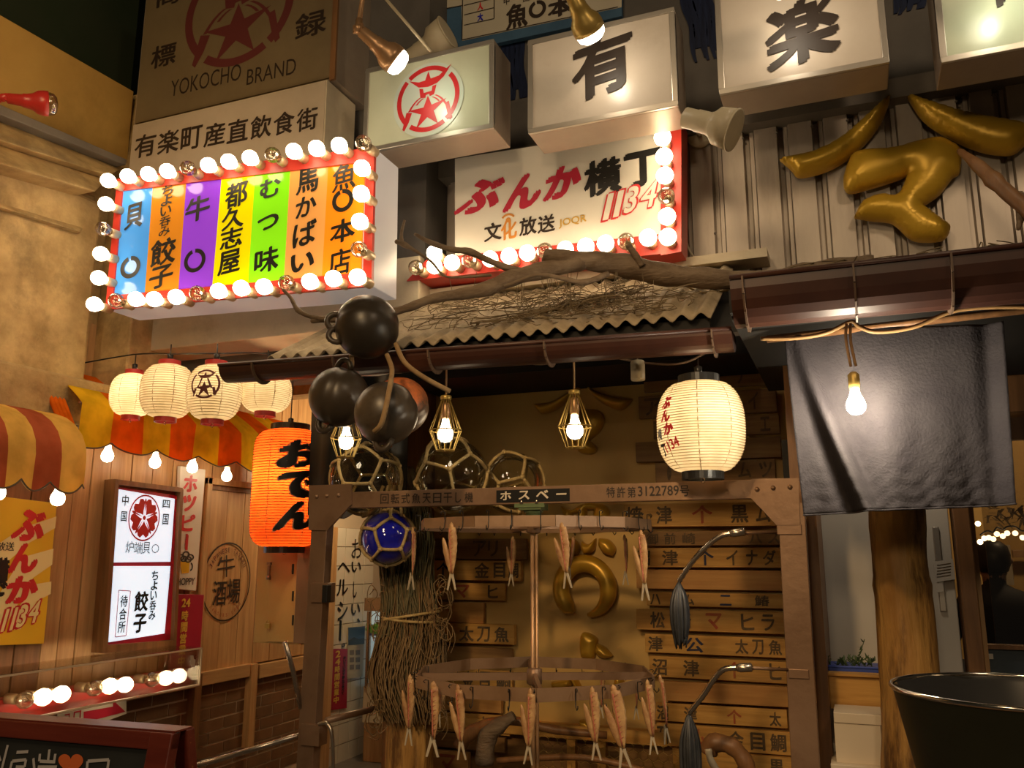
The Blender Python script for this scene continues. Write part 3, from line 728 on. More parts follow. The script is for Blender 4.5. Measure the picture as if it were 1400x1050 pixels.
pts = [(148, 247, 1), (175, 241, 1), (203, 238, 1), (229, 234, 1), (257, 230, 0), (285, 226, 1), (313, 221, 1), (342, 216, 1), (373, 212, 0), (402, 207, 1), (433, 203, 1), (464, 199, 1), (497, 196, 0),
       (145, 279, 1), (141, 313, 0), (138, 347, 1), (135, 380, 1), (129, 416, 1), (159, 411, 0), (186, 409, 1), (211, 409, 1), (241, 406, 1), (270, 401, 0), (299, 398, 1), (330, 394, 1), (361, 392, 1), (392, 387, 0), (424, 385, 1), (456, 381, 1), (489, 379, 1),
       (495, 230, 1), (494, 265, 1), (492, 303, 1), (491, 341, 0)]
marquee(t, YS, pts, 1.14)

# 4-7 box signs
def bsr(pl, x0, x1, yl0, yl1): pass
pl = PY(3.1)
r = (pl.uv(498, 150)[0], pl.uv(675, 120)[0], pl.uv(586, 74)[1], pl.uv(586, 192)[1])
t, pl = box_sign('box_sign', 'greenish white box sign with round red lantern emblem', r, 3.1, .2, 'faceG')
ink(pl, [shape(pl, ring2(0, 1.0, 0, 360, 40), 585, 136, 96, 100)], pmat('emblem_disc', (.62, .70, .62), rough=.25), t, 'emblem_disc', .0)
emblem(pl, 585, 135, 85, 89, M['red'], t)
r = (pl.uv(722, 110)[0], pl.uv(925, 90)[0], pl.uv(823, 32)[1], pl.uv(823, 164)[1])
t, pl = box_sign('box_sign', 'pale pinkish box sign with black kanji meaning to have, lamp above it', r, 3.1, .2, 'face')
SLANT[0] = .14
ink(pl, [put(pl, '有', 823, 88, 84, 84, .045)], M['ink'], t, lift=.001)
r = (pl.uv(980, 60)[0], pl.uv(1212, 40)[0], pl.uv(1096, -42)[1], pl.uv(1096, 108)[1])
t, pl = box_sign('box_sign', 'pale box sign with black kanji for pleasure cut off by the top edge', r, 3.1, .2, 'face')
ink(pl, [put(pl, '楽', 1096, 42, 104, 88, .045)], M['ink'], t, lift=.001)
r = (pl.uv(1282, 40)[0], pl.uv(1520, 40)[0], pl.uv(1396, -96)[1], pl.uv(1396, 66)[1])
t, pl = box_sign('box_sign', 'pale green box sign in the top right corner', r, 3.1, .2, 'faceG')
ink(pl, [put(pl, '町', 1400, -46, 90, 104, .045)], M['ink'], t, lift=.001)

SLANT[0] = .05
# 8 bulb edged white panel sign
YB = 3.45; pl = PY(YB)
Fb = quad(pl, [(560, 262), (932, 176), (930, 350), (558, 382)])
Fw = quad(pl, [(622, 217), (905, 172), (905, 322), (622, 357)])
Rr = quad(pl, [(893, 178), (932, 150), (930, 345), (893, 352)])
t = thing('marquee_sign', 'white panel sign with red and black lettering, bulbs along bottom and right side', 'sign', Fb[3])
q = MB(); q.hexa(Fw, [p + V((0, .12, 0)) for p in Fw]); q.build('face_panel', M['faceW'], t)
b_ = quad(pl, [(585, 355), (904, 321), (904, 348), (557, 385)])
q = MB(); q.hexa([p - V((0, .01, 0)) for p in b_], [p + V((0, .14, 0)) for p in b_]); q.build('frame', M['redglow'], t)
b_ = quad(pl, [(904, 170), (932, 162), (932, 345), (904, 350)])
q = MB(); q.hexa([p - V((0, .01, 0)) for p in b_], [p + V((0, .14, 0)) for p in b_]); q.build('frame', M['redglow'], t)
pl2 = pl
ink(pl, [put(pl, 'ぶ', 656, 268, 62, 44, .06, 0, .3), put(pl, 'ん', 716, 262, 50, 48, .07, 0, .2), put(pl, 'か', 770, 249, 50, 44, .07, 0, .2)], M['crimson'], t, lift=.002)
ink(pl, [put(pl, '横', 824, 242, 52, 50, .05), put(pl, '丁', 878, 231, 50, 50, .06)], M['black'], t, lift=.002)
slope = -.0
it = []
for i, ch in enumerate('1134'):
    it.append(put(pl, ch, (832, 846, 864, 888)[i], (283, 279, 273, 266)[i], (13, 13, 20, 26)[i], 40, .05, 0, .25))
ink(pl, it, M['red'], t, lift=.003)
it = []
for i, ch in enumerate('1134'):
    it.append(put(pl, ch, (832, 846, 864, 888)[i], (283, 279, 273, 266)[i], (8, 8, 15.5, 21)[i], 35, .018, 0, .25))
ink(pl, it, M['faceW'], t, lift=.0045)
ink(pl, [put(pl, '文', 674, 317, 24, 25, .03), put(pl, '放', 722, 309, 24, 25, .03), put(pl, '送', 747, 306, 24, 24, .03)], M['ink'], t, lift=.002)
orange = pmat('orange_ink', (.62, .24, .04), rough=.5)
ink(pl, [put(pl, '化', 696, 314, 22, 27, .04), shape(pl, ring2(0, 1, 0, 360, 12), 695, 301, 7, 7), shape(pl, ring2(.75, 1, 35, 145, 10), 695, 303, 22, 22)], orange, t, lift=.002)
ink(pl, [put(pl, 'JOQR', 783, 303, 38, 13, .02)], pmat('ochre_ink', (.6, .36, .06), rough=.5), t, lift=.002)
pts = [(906, 161, 0), (906, 188, 1), (908, 214, 1), (909, 240, 1), (911, 268, 0), (912, 296, 1), (913, 324, 1), (886, 325, 1), (856, 330, 0), (828, 333, 1), (801, 337, 1), (773, 341, 1), (745, 343, 0), (721, 346, 1),
       (696, 350, 1), (670, 354, 1), (642, 356, 0), (618, 359, 1), (594, 346, 1), (594, 364, 1), (569, 366, 0)]
marquee(t, YB, pts, 1.2)

SLANT[0] = 0
# 9 poster map sheet at the top
pl = PY(YW + .0); t = thing('banner', 'white map banner with blue brushed edges behind the box signs', 'banner', pl.pt(600, 60))
q = MB(); Q = quad(pl, [(570, -40), (850, -70), (850, 22), (574, 82)]); q.hexa(Q, [p + V((0, .03, 0)) for p in Q]); q.build('sheet', M['paint_blue'], t)
def sub(nm, pts, mat, l=.002):
    q = MB(); Q = quad(pl, pts); q.hexa([p - V((0, l, 0)) for p in Q], [p + V((0, .001, 0)) for p in Q]); return q.build(nm, mat, t)
faceD = pmat('sheet_dull', (.50, .45, .34), (.56, .50, .38), 3, .6)
sub('sheet', [(572, -40), (632, -50), (632, 8), (573, 19)], faceD); sub('sheet', [(630, -60), (850, -80), (850, 10), (632, 56)], faceD)
def lines(pl, segs, w, mat, parent, lift=.004, name='printed_lines'):
    it = []
    for a, b in segs:
        A, B = V(pl.uv(*a)), V(pl.uv(*b)); d = (B - A).normalized(); n = V((-d.y, d.x)) * w / 2
        it.append(([tuple(A - n), tuple(B - n), tuple(B + n), tuple(A + n)], [(0, 1, 2, 3)]))
    return ink(pl, it, mat, parent, name, lift)
lines(pl, [((573, -5), (573, 19)), ((573, 19), (632, 8)), ((633, -5), (632, 55)), ((632, 55), (845, 10)), ((635, 8), (676, -2)), ((635, 21), (676, 11)), ((635, 35), (676, 26)), ((676, -5), (676, 26))], .005, M['ink'], t)
ink(pl, [put(pl, '魚', 707, 22, 30, 34, .04), shape(pl, ring2(.6, 1, -250, 95, 20), 735, 13, 24, 24), put(pl, '本', 766, 10, 34, 26, .05), put(pl, '申', 693, 1, 8, 12, .02), put(pl, '記', 720, -2, 10, 9, .02)], M['ink'], t, lift=.004)
ink(pl, [put(pl, '人', 657, 9, 8, 11, .06)], M['red'], t, lift=.004)
ink(pl, [put(pl, '大', 657, 24, 8, 11, .06)], pmat('blue_ink', (.02, .02, .4), rough=.5), t, lift=.004)

# ------------------------------------------------------------------ left wall signs
XS = XL + .06
def wallsign(name, label, cat, pts, x, th, mat, bevel=.002):
    pl = PX(x); Q = quad(pl, pts); t = thing(name, label, cat, Q[3]); q = MB(); q.hexa(Q, [p - V((th, 0, 0)) for p in Q]); q.build('panel', mat, t, bevel=bevel); return t, pl
# yellow poster
t, pl = wallsign('poster', 'yellow poster board with red hiragana at the left edge', 'poster', [(-70, 670), (78, 688), (60, 880), (-70, 885)], XL + .04, .03, M['yposter'])
def px_curve(pts): return pxpoly(pl, pts)
ink(pl, [pxpoly(pl, [(-70, 760), (-20, 755), (30, 722), (77, 706), (75, 722), (40, 742), (-10, 785), (-70, 800)]), pxpoly(pl, [(-70, 860), (-20, 842), (30, 762), (73, 750), (71, 772), (45, 790), (10, 850), (-70, 885)]),
         pxpoly(pl, [(40, 800), (70, 795), (69, 812), (50, 822), (28, 860), (12, 862)])], M['yposterL'], t, 'pale_rays', .0015)
ink(pl, [put(pl, 'ぶ', 39, 718, 46, 44, .07), put(pl, 'ん', 32, 763, 40, 42, .08), put(pl, 'か', 30, 806, 44, 38, .08)], M['red'], t, lift=.003)
ink(pl, [put(pl, '横', -4, 784, 32, 44, .08), put(pl, '送', 13, 747, 12, 12, .01), put(pl, '放', 1, 747, 11, 12, .01), put(pl, '丁', -8, 825, 24, 30, .07)], M['black'], t, lift=.003)
its = [(6, 848, 9), (18, 846, 9), (30, 842, 16), (46, 836, 18)]
ink(pl, [put(pl, c, x, y, w, 36, .06, 0, .2) for c, (x, y, w) in zip('1134', its)], M['red'], t, lift=.003)
ink(pl, [put(pl, c, x, y, w - 5, 31, .02, 0, .2) for c, (x, y, w) in zip('1134', its)], M['yposterL'], t, lift=.0045)

# twin light box with flower crest
xb = XL + .10
t, pl = wallsign('light_box', 'glowing white two panel light box with red flower crest in a brown wooden frame', 'sign', [(158, 655), (250, 667), (240, 886), (140, 893)], xb - .02, .08, M['woodD'])
fr = lambda nm, pts, mat, x=xb, th=.02: (lambda Q: (lambda q: (q.hexa(Q, [p - V((th, 0, 0)) for p in Q]), q.build(nm, mat, t))[1])(MB()))(quad(PX(x), pts))
fr('frame', [(160, 666), (246, 678), (236, 874), (145, 884)], M['crimson'], xb - .005)
fr('light_panel', [(163, 669), (239, 682), (233, 768), (156, 769)], M['lightbox']); fr('light_panel', [(155, 774), (233, 774), (225, 866), (149, 878)], M['lightbox'])
for a, b, c, d in (((158, 655), (163, 657), (147, 893), (140, 893)), ((247, 668), (251, 669), (241, 886), (237, 885)), ((158, 655), (250, 667), (249, 673), (158, 662)), ((146, 882), (240, 875), (240, 884), (142, 893))):
    fr('frame_bar', [a, b, c, d], M['woodD'], xb + .02, .05)
pl = PX(xb + .001)
fl = [shape(pl, ring2(.93, 1.0, 0, 360, 40), 197, 708, 43, 64)]
for k in range(5):
    a = math.radians(90 + 72 * k + (36)); pet = []
    for (r_, d_) in ((.14, 0), (.32, -20), (.5, -30), (.72, -33), (.86, -24), (.90, -12), (.74, 0), (.90, 12), (.86, 24), (.72, 33), (.5, 30), (.32, 20)):
        pet.append((r_ * math.cos(a + math.radians(d_)), r_ * math.sin(a + math.radians(d_))))
    fl.append(shape(pl, pet, 197, 708, 42, 62))
    a2 = a + math.radians(36); fl.append(shape(pl, [(.12 * math.cos(a2), .12 * math.sin(a2)), (.8 * math.cos(a2 - .07), .8 * math.sin(a2 - .07)), (.88 * math.cos(a2), .88 * math.sin(a2)), (.8 * math.cos(a2 + .07), .8 * math.sin(a2 + .07))], 197, 708, 42, 62))
fl.append(shape(pl, ring2(0, .1), 197, 708, 42, 62))
ink(pl, fl, M['red'], t, 'flower_crest')
ink(pl, [put(pl, '中', 171, 684, 9, 15, .02), put(pl, '国', 169, 706, 8, 14, .02), put(pl, '四', 227, 689, 10, 11, .02), put(pl, '国', 226, 710, 8, 15, .02),
         put(pl, '炉', 177, 748, 11, 16, .0), put(pl, '端', 189, 749, 12, 16, .0), put(pl, '貝', 200, 749, 10, 16, .0), put(pl, '〇', 212, 750, 10, 12, .0)], M['ink'], t)
ink(pl, column(pl, 'ちょい呑み', 212, 780, 207, 848, 9, .05, .03) + [put(pl, '餃', 193, 822, 19, 28, .04), put(pl, '子', 191, 852, 18, 26, .05)] + column(pl, '待合所', 170, 813, 165, 866, 10, .1, .02), M['black'], t)
lines(pl, [((162, 807), (178, 808)), ((178, 808), (172, 869)), ((172, 869), (157, 871)), ((157, 871), (162, 807))], .004, M['crimson'], t, .002)

# hoppy strip sign
t, pl = wallsign('strip_sign', 'tall white strip sign with red katakana and a yellow beer mug', 'sign', [(247, 637), (281, 642), (268, 808), (241, 805)], XL + .035, .025, M['faceW'])
ink(pl, column(pl, 'ホッピ', 261, 648, 256, 728, 19, .12, .05) + [put(pl, 'ー', 255, 741, 4, 22, .06)], M['red'], t)
mug = [pxpoly(pl, [(246, 768), (259, 767), (258, 783), (248, 784)]), ]
ink(pl, mug, pmat('mug_yellow', (.75, .45, .02), rough=.4), t, 'mug_print')
ink(pl, [shape(pl, ring2(.6, 1), x, y, 10, 9) for x, y in ((247, 762), (254, 758), (260, 762), (251, 764), (257, 765))] + [shape(pl, ring2(.6, 1, -90, 90, 10), 260, 775, 7, 12)], M['ink'], t, 'mug_outline')
ink(pl, [put(pl, 'HOPPY', 254, 795, 24, 10, .01)], M['ink'], t)
# 24 hour poster
t, pl = wallsign('poster', 'crimson poster with yellow vertical lettering under the beer strip sign', 'poster', [(240, 812), (279, 813), (272, 918), (232, 918)], XL + .035, .02, pmat('poster_crimson', (.38, .02, .05), rough=.4))
ink(pl, [put(pl, '24', 254, 824, 12, 12, .05)] + column(pl, '時間営業中', 253, 834, 247, 912, 9, .1, .04), pmat('poster_yellow', (.75, .5, .08), rough=.5), t)
# arrow board
t, pl = wallsign('arrow_board', 'white board with crimson arrow pointing right under the bulb strip', 'sign', [(80, 974), (173, 955), (173, 976), (80, 1010)], XL + .16, .01, M['faceW'])
ink(pl, [pxpoly(pl, [(114, 973), (154, 966), (154, 957), (171, 973), (114, 988)])], M['crimson'], t, 'arrow')
ink(pl, [put(pl, 'コ', 91, 982, 7, 12, .02), put(pl, 'ロ', 105, 979, 10, 14, .02)], M['crimson'], t)

# acrylic bulb strip
XA = XL + .34; 
t = thing('bulb_strip', 'clear acrylic case with a red rail of bulbs along the left wall', 'lamp', WX(270, 930, XA))
za = PX(XA); A = [WX(-80, 955, XA), WX(275, 886, XA), WX(272, 936, XA), WX(-80, 1015, XA)]
z_top, z_bot = WX(275, 886, XA).z, WX(272, 936, XA).z; ya_, yb_ = WX(-90, 940, XA).y, WX(273, 910, XA).y
q = MB(); q.box(XA, XA + .006, ya_, yb_, z_bot, z_top); q.build('front_pane', M['acrylic'], t)
q = MB(); q.box(XL + .1, XA, yb_ - .006, yb_, z_bot, z_top); q.build('end_pane', M['acrylic'], t)
q = MB(); q.box(XL + .1, XA + .006, ya_, yb_, z_top, z_top + .006); q.build('top_pane', M['acrylic'], t)
q = MB(); q.box(XL + .1, XA + .006, ya_, yb_, z_bot - .006, z_bot); q.build('bottom_pane', M['acrylic'], t)
q = MB()
for a, b in (((XA + .005, ya_, z_bot), (XA + .005, yb_, z_bot)), ((XA + .005, ya_, z_top), (XA + .005, yb_, z_top)), ((XA + .005, yb_, z_bot), (XA + .005, yb_, z_top))): q.bar(a, b, .008, .008)
q.build('edge_trim', pmat('acrylic_edge', (.7, .58, .42), rough=.3), t)
XRl = XL + .16
q = MB(); q.box(XL + .09, XRl, ya_, WX(262, 925, XRl).y, WX(250, 938, XRl).z, WX(250, 915, XRl).z); q.build('rail', M['redpaint'], t)
marquee(t, 0, [(34, 957, 0), (59, 953, 1), (84, 949, 1), (129, 941, 0), (150, 938, 1), (171, 936, 1), (208, 929, 0), (227, 927, 1), (245, 924, 1), (-16, 966, 1), (-40, 970, 1)], 1.25, None, (XRl,))
ink(PX(XA + .006), [pxpoly(PX(XA + .006), [(262, 912), (266, 912), (267, 902), (265, 901), (264, 896), (260, 896), (260, 902), (259, 904)])], M['white'], t, 'bottle_print', .002)

# vertical sign on the tiled wall
pl = PX(XL + .05)
t = thing('wall_lettering', 'black brush lettering in two vertical lines on white tiles', 'sign', pl.pt(480, 870))
ink(pl, [put(pl, 'お', 488, 750, 14, 26, .0), put(pl, 'い', 487, 775, 13, 14, .02), put(pl, 'し', 485, 806, 5, 22, .02), put(pl, 'い', 486, 833, 12, 15, .02), put(pl, '、', 490, 848, 4, 6, .03),
         put(pl, 'ヘ', 470, 776, 17, 14, .01), put(pl, 'ル', 468, 803, 15, 22, .02), put(pl, 'シ', 468, 835, 14, 26, .02), put(pl, 'ー', 465, 862, 3, 28, .03), put(pl, '。', 469, 882, 5, 6, .02)], M['black'], t)
t2, pl = wallsign('poster', 'crimson poster with yellow column of kanji on the white tiles', 'poster', [(449, 887), (476, 887), (474, 968), (446, 972)], XL + .056, .004, pmat('poster_crimson_b', (.38, .02, .05), rough=.4), 0)
ink(pl, column(pl, '24時間営業中', 462, 889, 459, 962, 7, .1, .04), pmat('poster_yellow_b', (.75, .5, .08), rough=.5), t2)
ink(pl, column(pl, 'あいています飲んで食べて', 471, 897, 468, 950, 4, .1, .02) + column(pl, 'いらっしゃいませどうぞ', 453, 897, 450, 958, 4, .1, .02), M['black'], t2)
t2, pl = wallsign('flyer', 'small flyer with a landscape picture on the white tiles', 'flyer', [(476, 858), (499, 856), (496, 925), (474, 928)], XL + .056, .004, pmat('flyer_paper', (.55, .48, .34), rough=.6), 0)
ink(pl, [pxpoly(pl, [(476, 858), (499, 856), (498, 880), (476, 882)])], pmat('flyer_sky', (.06, .12, .22), rough=.4), t2, 'picture', .001)
ink(pl, [pxpoly(pl, [(476, 876), (484, 871), (490, 874), (498, 872), (498, 880), (476, 882)])], pmat('flyer_land', (.03, .035, .03), rough=.4), t2, 'picture', .002)
ink(pl, [pxpoly(pl, [(x, y), (x + 6, y - .5), (x + 6, y + 6), (x, y + 6.5)]) for x in (478, 486) for y in (889, 899, 909)], pmat('flyer_prints', (.2, .16, .12), rough=.5), t2, 'small_pictures', .001)
# ================================================================ LAMPS AND LANTERNS
A60 = [(.0001, 0), (.013, -.002), (.0135, -.012), (.018, -.028), (.028, -.046), (.031, -.060), (.028, -.076), (.018, -.088), (.0001, -.093)]
def hang_bulb(name, label, px, py, y, top, group=None, scale=1.0, plane=None, drop=None, mat='bulb', cap=True):
    c = plane.pt(px, py) if plane else WY(px, py, y)
    o = c + V((0, 0, .055 * scale)); t = thing(name, label, 'light bulb', o, group)
    q = MB(); q.lathe([(r * scale, h * scale) for r, h in A60], o, n=18); q.build('bulb', M[mat], t)
    q = MB(); q.lathe([(.014 * scale, -.004), (.017 * scale, 0), (.019 * scale, .01), (.019 * scale, .045 * scale), (.01 * scale, .055 * scale)], o, n=14); q.build('socket', M['brass' if cap else 'steelL'], t)
    if drop:
        q = MB(); q.tube([o + V((0, 0, .05 * scale)), o + V((.003, 0, drop))], .0035, 6); q.build('cord', M['cable'], t)
    return t
pA = PX(XL + .16)
for i, (px, py, l) in enumerate([(147, 622, 'nearest the corner, left of the light box'), (212, 631, 'above the left half of the light box'), (263, 638, 'over the white strip sign'), (310, 650, 'last on the right, near the orange lantern')]):
    hang_bulb('light_bulb', 'bare lit bulb under the striped awning, ' + l, px, py, 0, 0, 'bulbs under the striped awning', 1.0, pA, .10, 'bulbS')
pB = PX(XL + .42)
hang_bulb('light_bulb', 'bare lit bulb under the faded near awning beside the yellow poster', 79, 680, 0, 0, 'bulbs under the near awning', 1.0, pB, .07, 'bulbS')
hang_bulb('light_bulb', 'bare lit bulb at the left edge under the faded near awning', -3, 672, 0, 0, 'bulbs under the near awning', 1.0, pB, .07, 'bulbS')
# bulb before the cloth
yN = 2.46
t = hang_bulb('light_bulb', 'bright bare bulb hanging on orange cords in front of the black cloth', 1170, 552, yN, 0, None, .8, None, None, 'bulbN')
o = t.location
q = MB(); a = WY(1163, 442, yN)
q.tube(smooth_path([o + V((-.005, 0, .06)), o + V((-.012, 0, .14)), a + V((-.01, 0, 0))]), .004, 6); q.tube(smooth_path([o + V((.008, 0, .06)), o + V((.0, 0, .13)), a + V((.0, 0, 0))]), .004, 6); q.build('cord', M['cable'], t)
def cable(name, label, pts, y, r=.006, mat='cable', pl=None):
    P = smooth_path([WY(a, b, y) for a, b in pts], 6); q = MB(); q.tube(P, r, 6); o_ = q.build(name, M[mat], None, off=V((0, 0, 0))); return tag(o_, label, 'cable')
cable('cable', 'orange brown cable swagged along the top of the black cloth', [(1040, 463), (1090, 462), (1130, 455), (1163, 440), (1175, 447), (1200, 454), (1250, 447), (1310, 424), (1400, 420), (1450, 430)], yN + .03, .006)
cable('cable', 'thin brown cable drooping under the gutter above the cage lamps', [(690, 489), (740, 498), (785, 484), (830, 487), (880, 496), (930, 497), (965, 482), (985, 465)], 2.95, .004, 'rustL')

# caged pendant lamps
def cage_lamp(label, px, py, y, top):
    c = WY(px, py, y); s = 1.0; o = c + V((0, 0, .07)); t = thing('cage_lamp', label, 'lamp', o, 'brass cage pendant lamps')
    q = MB(); q.lathe([(r, h - .012) for r, h in A60], o, n=18); q.build('bulb', M['bulb'], t)
    q = MB(); q.lathe([(.014, -.012), (.018, -.008), (.018, .04), (.012, .05)], o, n=14); q.build('socket', M['copper'], t)
    q = MB(); n = 12
    for k in range(n):
        a = 2 * PI * k / n; f = lambda r, h: o + V((r * math.cos(a), r * math.sin(a), h))
        q.tube([f(.014, .066), f(.062, -.058), f(.034, -.135), f(.0, -.138)], .0016, 5)
    for r, h in ((.062, -.058), (.034, -.135), (.018, .066)):
        q.tube([o + V((r * math.cos(2 * PI * k / 24), r * math.sin(2 * PI * k / 24), h)) for k in range(24)], .0025, 5, closed=True)
    q.lathe([(.02, .062), (.022, .066), (.022, .076), (.02, .078)], o, n=14)
    q.build('cage', M['brass'], t)
    q = MB(); q.tube([o + V((0, 0, .05)), V((o.x, o.y, top))], .004, 6); q.build('cord', M['cable'], t)
ztop = rz + .0
cage_lamp('brass cage lamp just under the lower left black buoy', 473, 603, 2.95, ztop)
cage_lamp('brass cage lamp above the middle glass float', 609, 593, 2.92, ztop)
cage_lamp('brass cage lamp in front of the small gold roof shaped emblem', 786, 588, 2.95, ztop)
# small white junction canister
c = WY(872, 507, 2.95); q = MB(); q.lathe([(.024, -.035), (.026, -.03), (.026, .03), (.022, .037)], c, n=16); q.build('body', M['cream'], (t := thing('canister', 'small grey white canister hanging under the eave by the white lantern', 'canister', c)))
q = MB(); q.tube([c + V((0, 0, .037)), c + V((0, 0, .09))], .003, 6); q.build('hook', M['steelL'], t)

# lanterns
def lantern(name, label, px, py, y, rad, hgt, kind, mat, trim, power, col, ribs=26, plane=None, group=None, cord=.1, tilt=0, ringr=.36, ringh=.03, seams=8, ph=.2):
    c = plane.pt(px, py) if plane else WY(px, py, y)
    t = thing(name, label, 'lantern', c, group)
    def rr(tt):                                   # tt 0 bottom .. 1 top
        u = abs(2 * tt - 1)
        if kind == 'round': return rad * (ringr + (1 - ringr) * (1 - u ** 2.5) ** .55)
        return rad * (.55 + .45 * (1 - u ** 9) ** .6)
    q = MB(); prof = []; N_ = ribs * 2
    for i in range(N_ + 1):
        tt = i / N_; prof.append((rr(tt) + (.0015 if i % 2 == 0 else -.0012) * (rad / .15), (tt - .5) * hgt))
    q.lathe(prof, c, n=48, smooth=False); q.f = [f for f in q.f if len(f) == 4]; q.sm = [True] * len(q.f)
    body = q.build('paper_body', M[mat], t)
    q = MB()
    for i in range(0, N_ + 1, 2):
        r_, h_ = prof[i]; q.tube([c + V((math.cos(2 * PI * j / 36) * (r_ + .0002), math.sin(2 * PI * j / 36) * (r_ + .0002), h_)) for j in range(36)], .0016 * hgt / ribs / .012, 4, closed=True)
    q.build('ribs', M['lanO2' if kind == 'tall' else 'lanrib'], t)
    q = MB()
    for k in range(seams):
        a = 2 * PI * k / seams + ph
        q.tube([c + V((math.cos(a) * (p[0] - .001), math.sin(a) * (p[0] - .001), p[1])) for p in prof[::3]], .0016, 4)
    q.build('seam', M['lanseam'], t)
    for s in (-1, 1):
        r0 = rr(0 if s < 0 else 1) * 1.04
        q = MB(); q.lathe([(r0 * .93, s * hgt / 2 - s * .004), (r0, s * hgt / 2), (r0, s * (hgt / 2 + ringh)), (r0 * .9, s * (hgt / 2 + ringh)), (r0 * .9, s * (hgt / 2 + .004))], c, n=32, smooth=False); q.f = [f for f in q.f if len(f) == 4]; q.sm = q.sm[:len(q.f)]
        o = q.build('ring', M[trim], t)
        if s < 0:
            q = MB(); q.bar(c + V((-r0 * .9, 0, -hgt / 2 - ringh * .5)), c + V((r0 * .9, 0, -hgt / 2 - ringh * .5)), .006, .004); q.tube([c + V((.006 * math.cos(a / 6 * PI), .0, -hgt / 2 - ringh * .8 - .008 + .008 * math.sin(a / 6 * PI))) for a in range(12)], .0015, 4, closed=True); q.build('cross_wire', M['steelL'], o)
    q = MB(); q.tube([c + V((0, 0, hgt / 2 + .0)), c + V((0, 0, hgt / 2 + ringh + cord))], .003, 5); q.lathe([(.012, 0), (.014, .03), (.005, .035)], c + V((0, 0, hgt / 2 + ringh)), n=10); q.build('cord', M['blackp'], t)
    L_ = lamp(name + '_light', 'POINT', (0, 0, hgt * .08), power, col, .035); L_.parent = t
    return t, c, rr
M['lanrib'] = pmat('lantern_rib', (.50, .38, .2), rough=.8); M['lanO2'] = pmat('lantern_rib_red', (.55, .10, .015), rough=.8); M['lanseam'] = pmat('lantern_seam', (.42, .29, .14), rough=.8)
def lan_ink(t, c, rr, hgt, items, mat, ang, name='lettering', lift=.003):      # items in metres: (u along the surface, v height)
    def fm(u, v):
        r = rr(min(.999, max(.001, v / hgt + .5))) + lift; R0 = rr(.5); a = ang + u / R0
        return c + V((math.cos(a) * r, math.sin(a) * r, v))
    return ink(None, items, mat, t, name, fm=fm, cut=.012)
def emb_items(cx, cy, s):
    out = [ring2(.86, 1.0, a, b, 14) for a, b in ((-50, 42), (50, 130), (137, 226), (234, 304))]
    pts = [(0, .16), (.62, -.08), (.36, -.86), (-.42, -.9), (-.66, -.24)]; star = []
    for i, (x, y) in enumerate(pts):
        nx = pts[(i + 1) % 5]; star += [(x, y), ((x + nx[0]) * .2, (y + nx[1]) * .2 - .165)]
    out += [tri2(star), tri2([(-.62, .66), (-.3, .56), (-.1, .58), (0, .84), (.08, .6), (.34, .64), (.74, .92), (.5, .58), (.28, .42), (0, .36), (-.3, .4)]),
            tri2([(-.26, .36), (-.14, .36), (-.4, -.32), (-.56, -.28), (-.4, -.1)]), tri2([(.14, .36), (.24, .36), (.54, -.3), (.42, -.3), (.3, -.1)]),
            tri2([(-.68, -.3), (-.5, -.34), (-.6, -.62), (-.74, -.86), (-.8, -.8)]), tri2([(.5, -.24), (.66, -.2), (.8, -.7), (.7, -.78), (.58, -.6)])]
    return [([(cx + x * s, cy + y * s) for x, y in g[0]], g[1]) for g in out]
LW = (1, .78, .48)
def dist(p): return (p - CAM).dot(FWD)
for (px, py, w, h, lab, yy) in [(181, 540, 58, 58, 'cream paper lantern nearest the wall, leftmost of the four', 3.2), (229, 535, 70, 74, 'cream paper lantern hanging second from the left wall, plain', 3.05),
                                (293, 537, 72, 76, 'cream paper lantern with red ring emblem under the sign lintel', 2.92), (364, 536, 68, 56, 'cream paper lantern half hidden behind the gutter end', 3.1)]:
    p = WY(px, py, yy); k = dist(p) / FPX
    t, c, rr = lantern('paper_lantern', lab, px, py, yy, w / 2 * k, h * k * .98, 'round', 'lan', 'lantrim', 1.0 if px != 181 else 1.7, LW, 22, None, 'cream paper lanterns in a row', .08, ringr=.40, ringh=.022)
    if px == 293: lan_ink(t, c, rr, h * k, emb_items(0, .018, .064), M['maroon'], math.radians(-70), 'emblem')
# orange lantern
yy = 3.55; p = WY(393, 667, yy); k = dist(p) / FPX
t, c, rr = lantern('paper_lantern', 'tall orange lantern with black hiragana hanging left of the metal rack', 393, 667, yy, 47 * k, 158 * k, 'tall', 'lanO', 'blackp', 11, (1, .66, .36), 44, None, None, .3, ringh=.03, seams=6, ph=.6)
H_ = 158 * k; SLANT[0] = .08
def lan_col(txt, cx, y0, y1, w, bold):
    n = len(txt); out = []
    for i, ch in enumerate(txt):
        h = (y1 - y0) / n; out.append(fit(glyph(ch, bold), cx, -(y0 + h * (i + .5)), w, abs(h) * .92, 0, .15))
    return out
lan_ink(t, c, rr, H_, lan_col('おでん', .0, -H_ * .40, H_ * .38, 60 * k, .11), pmat('outline_orange', (.9, .40, .22), rough=.6), math.radians(-36), 'lettering_outline', .0035)
lan_ink(t, c, rr, H_, lan_col('おでん', .0, -H_ * .395, H_ * .375, 57 * k, .075), M['black'], math.radians(-36), 'lettering', .005)
SLANT[0] = 0
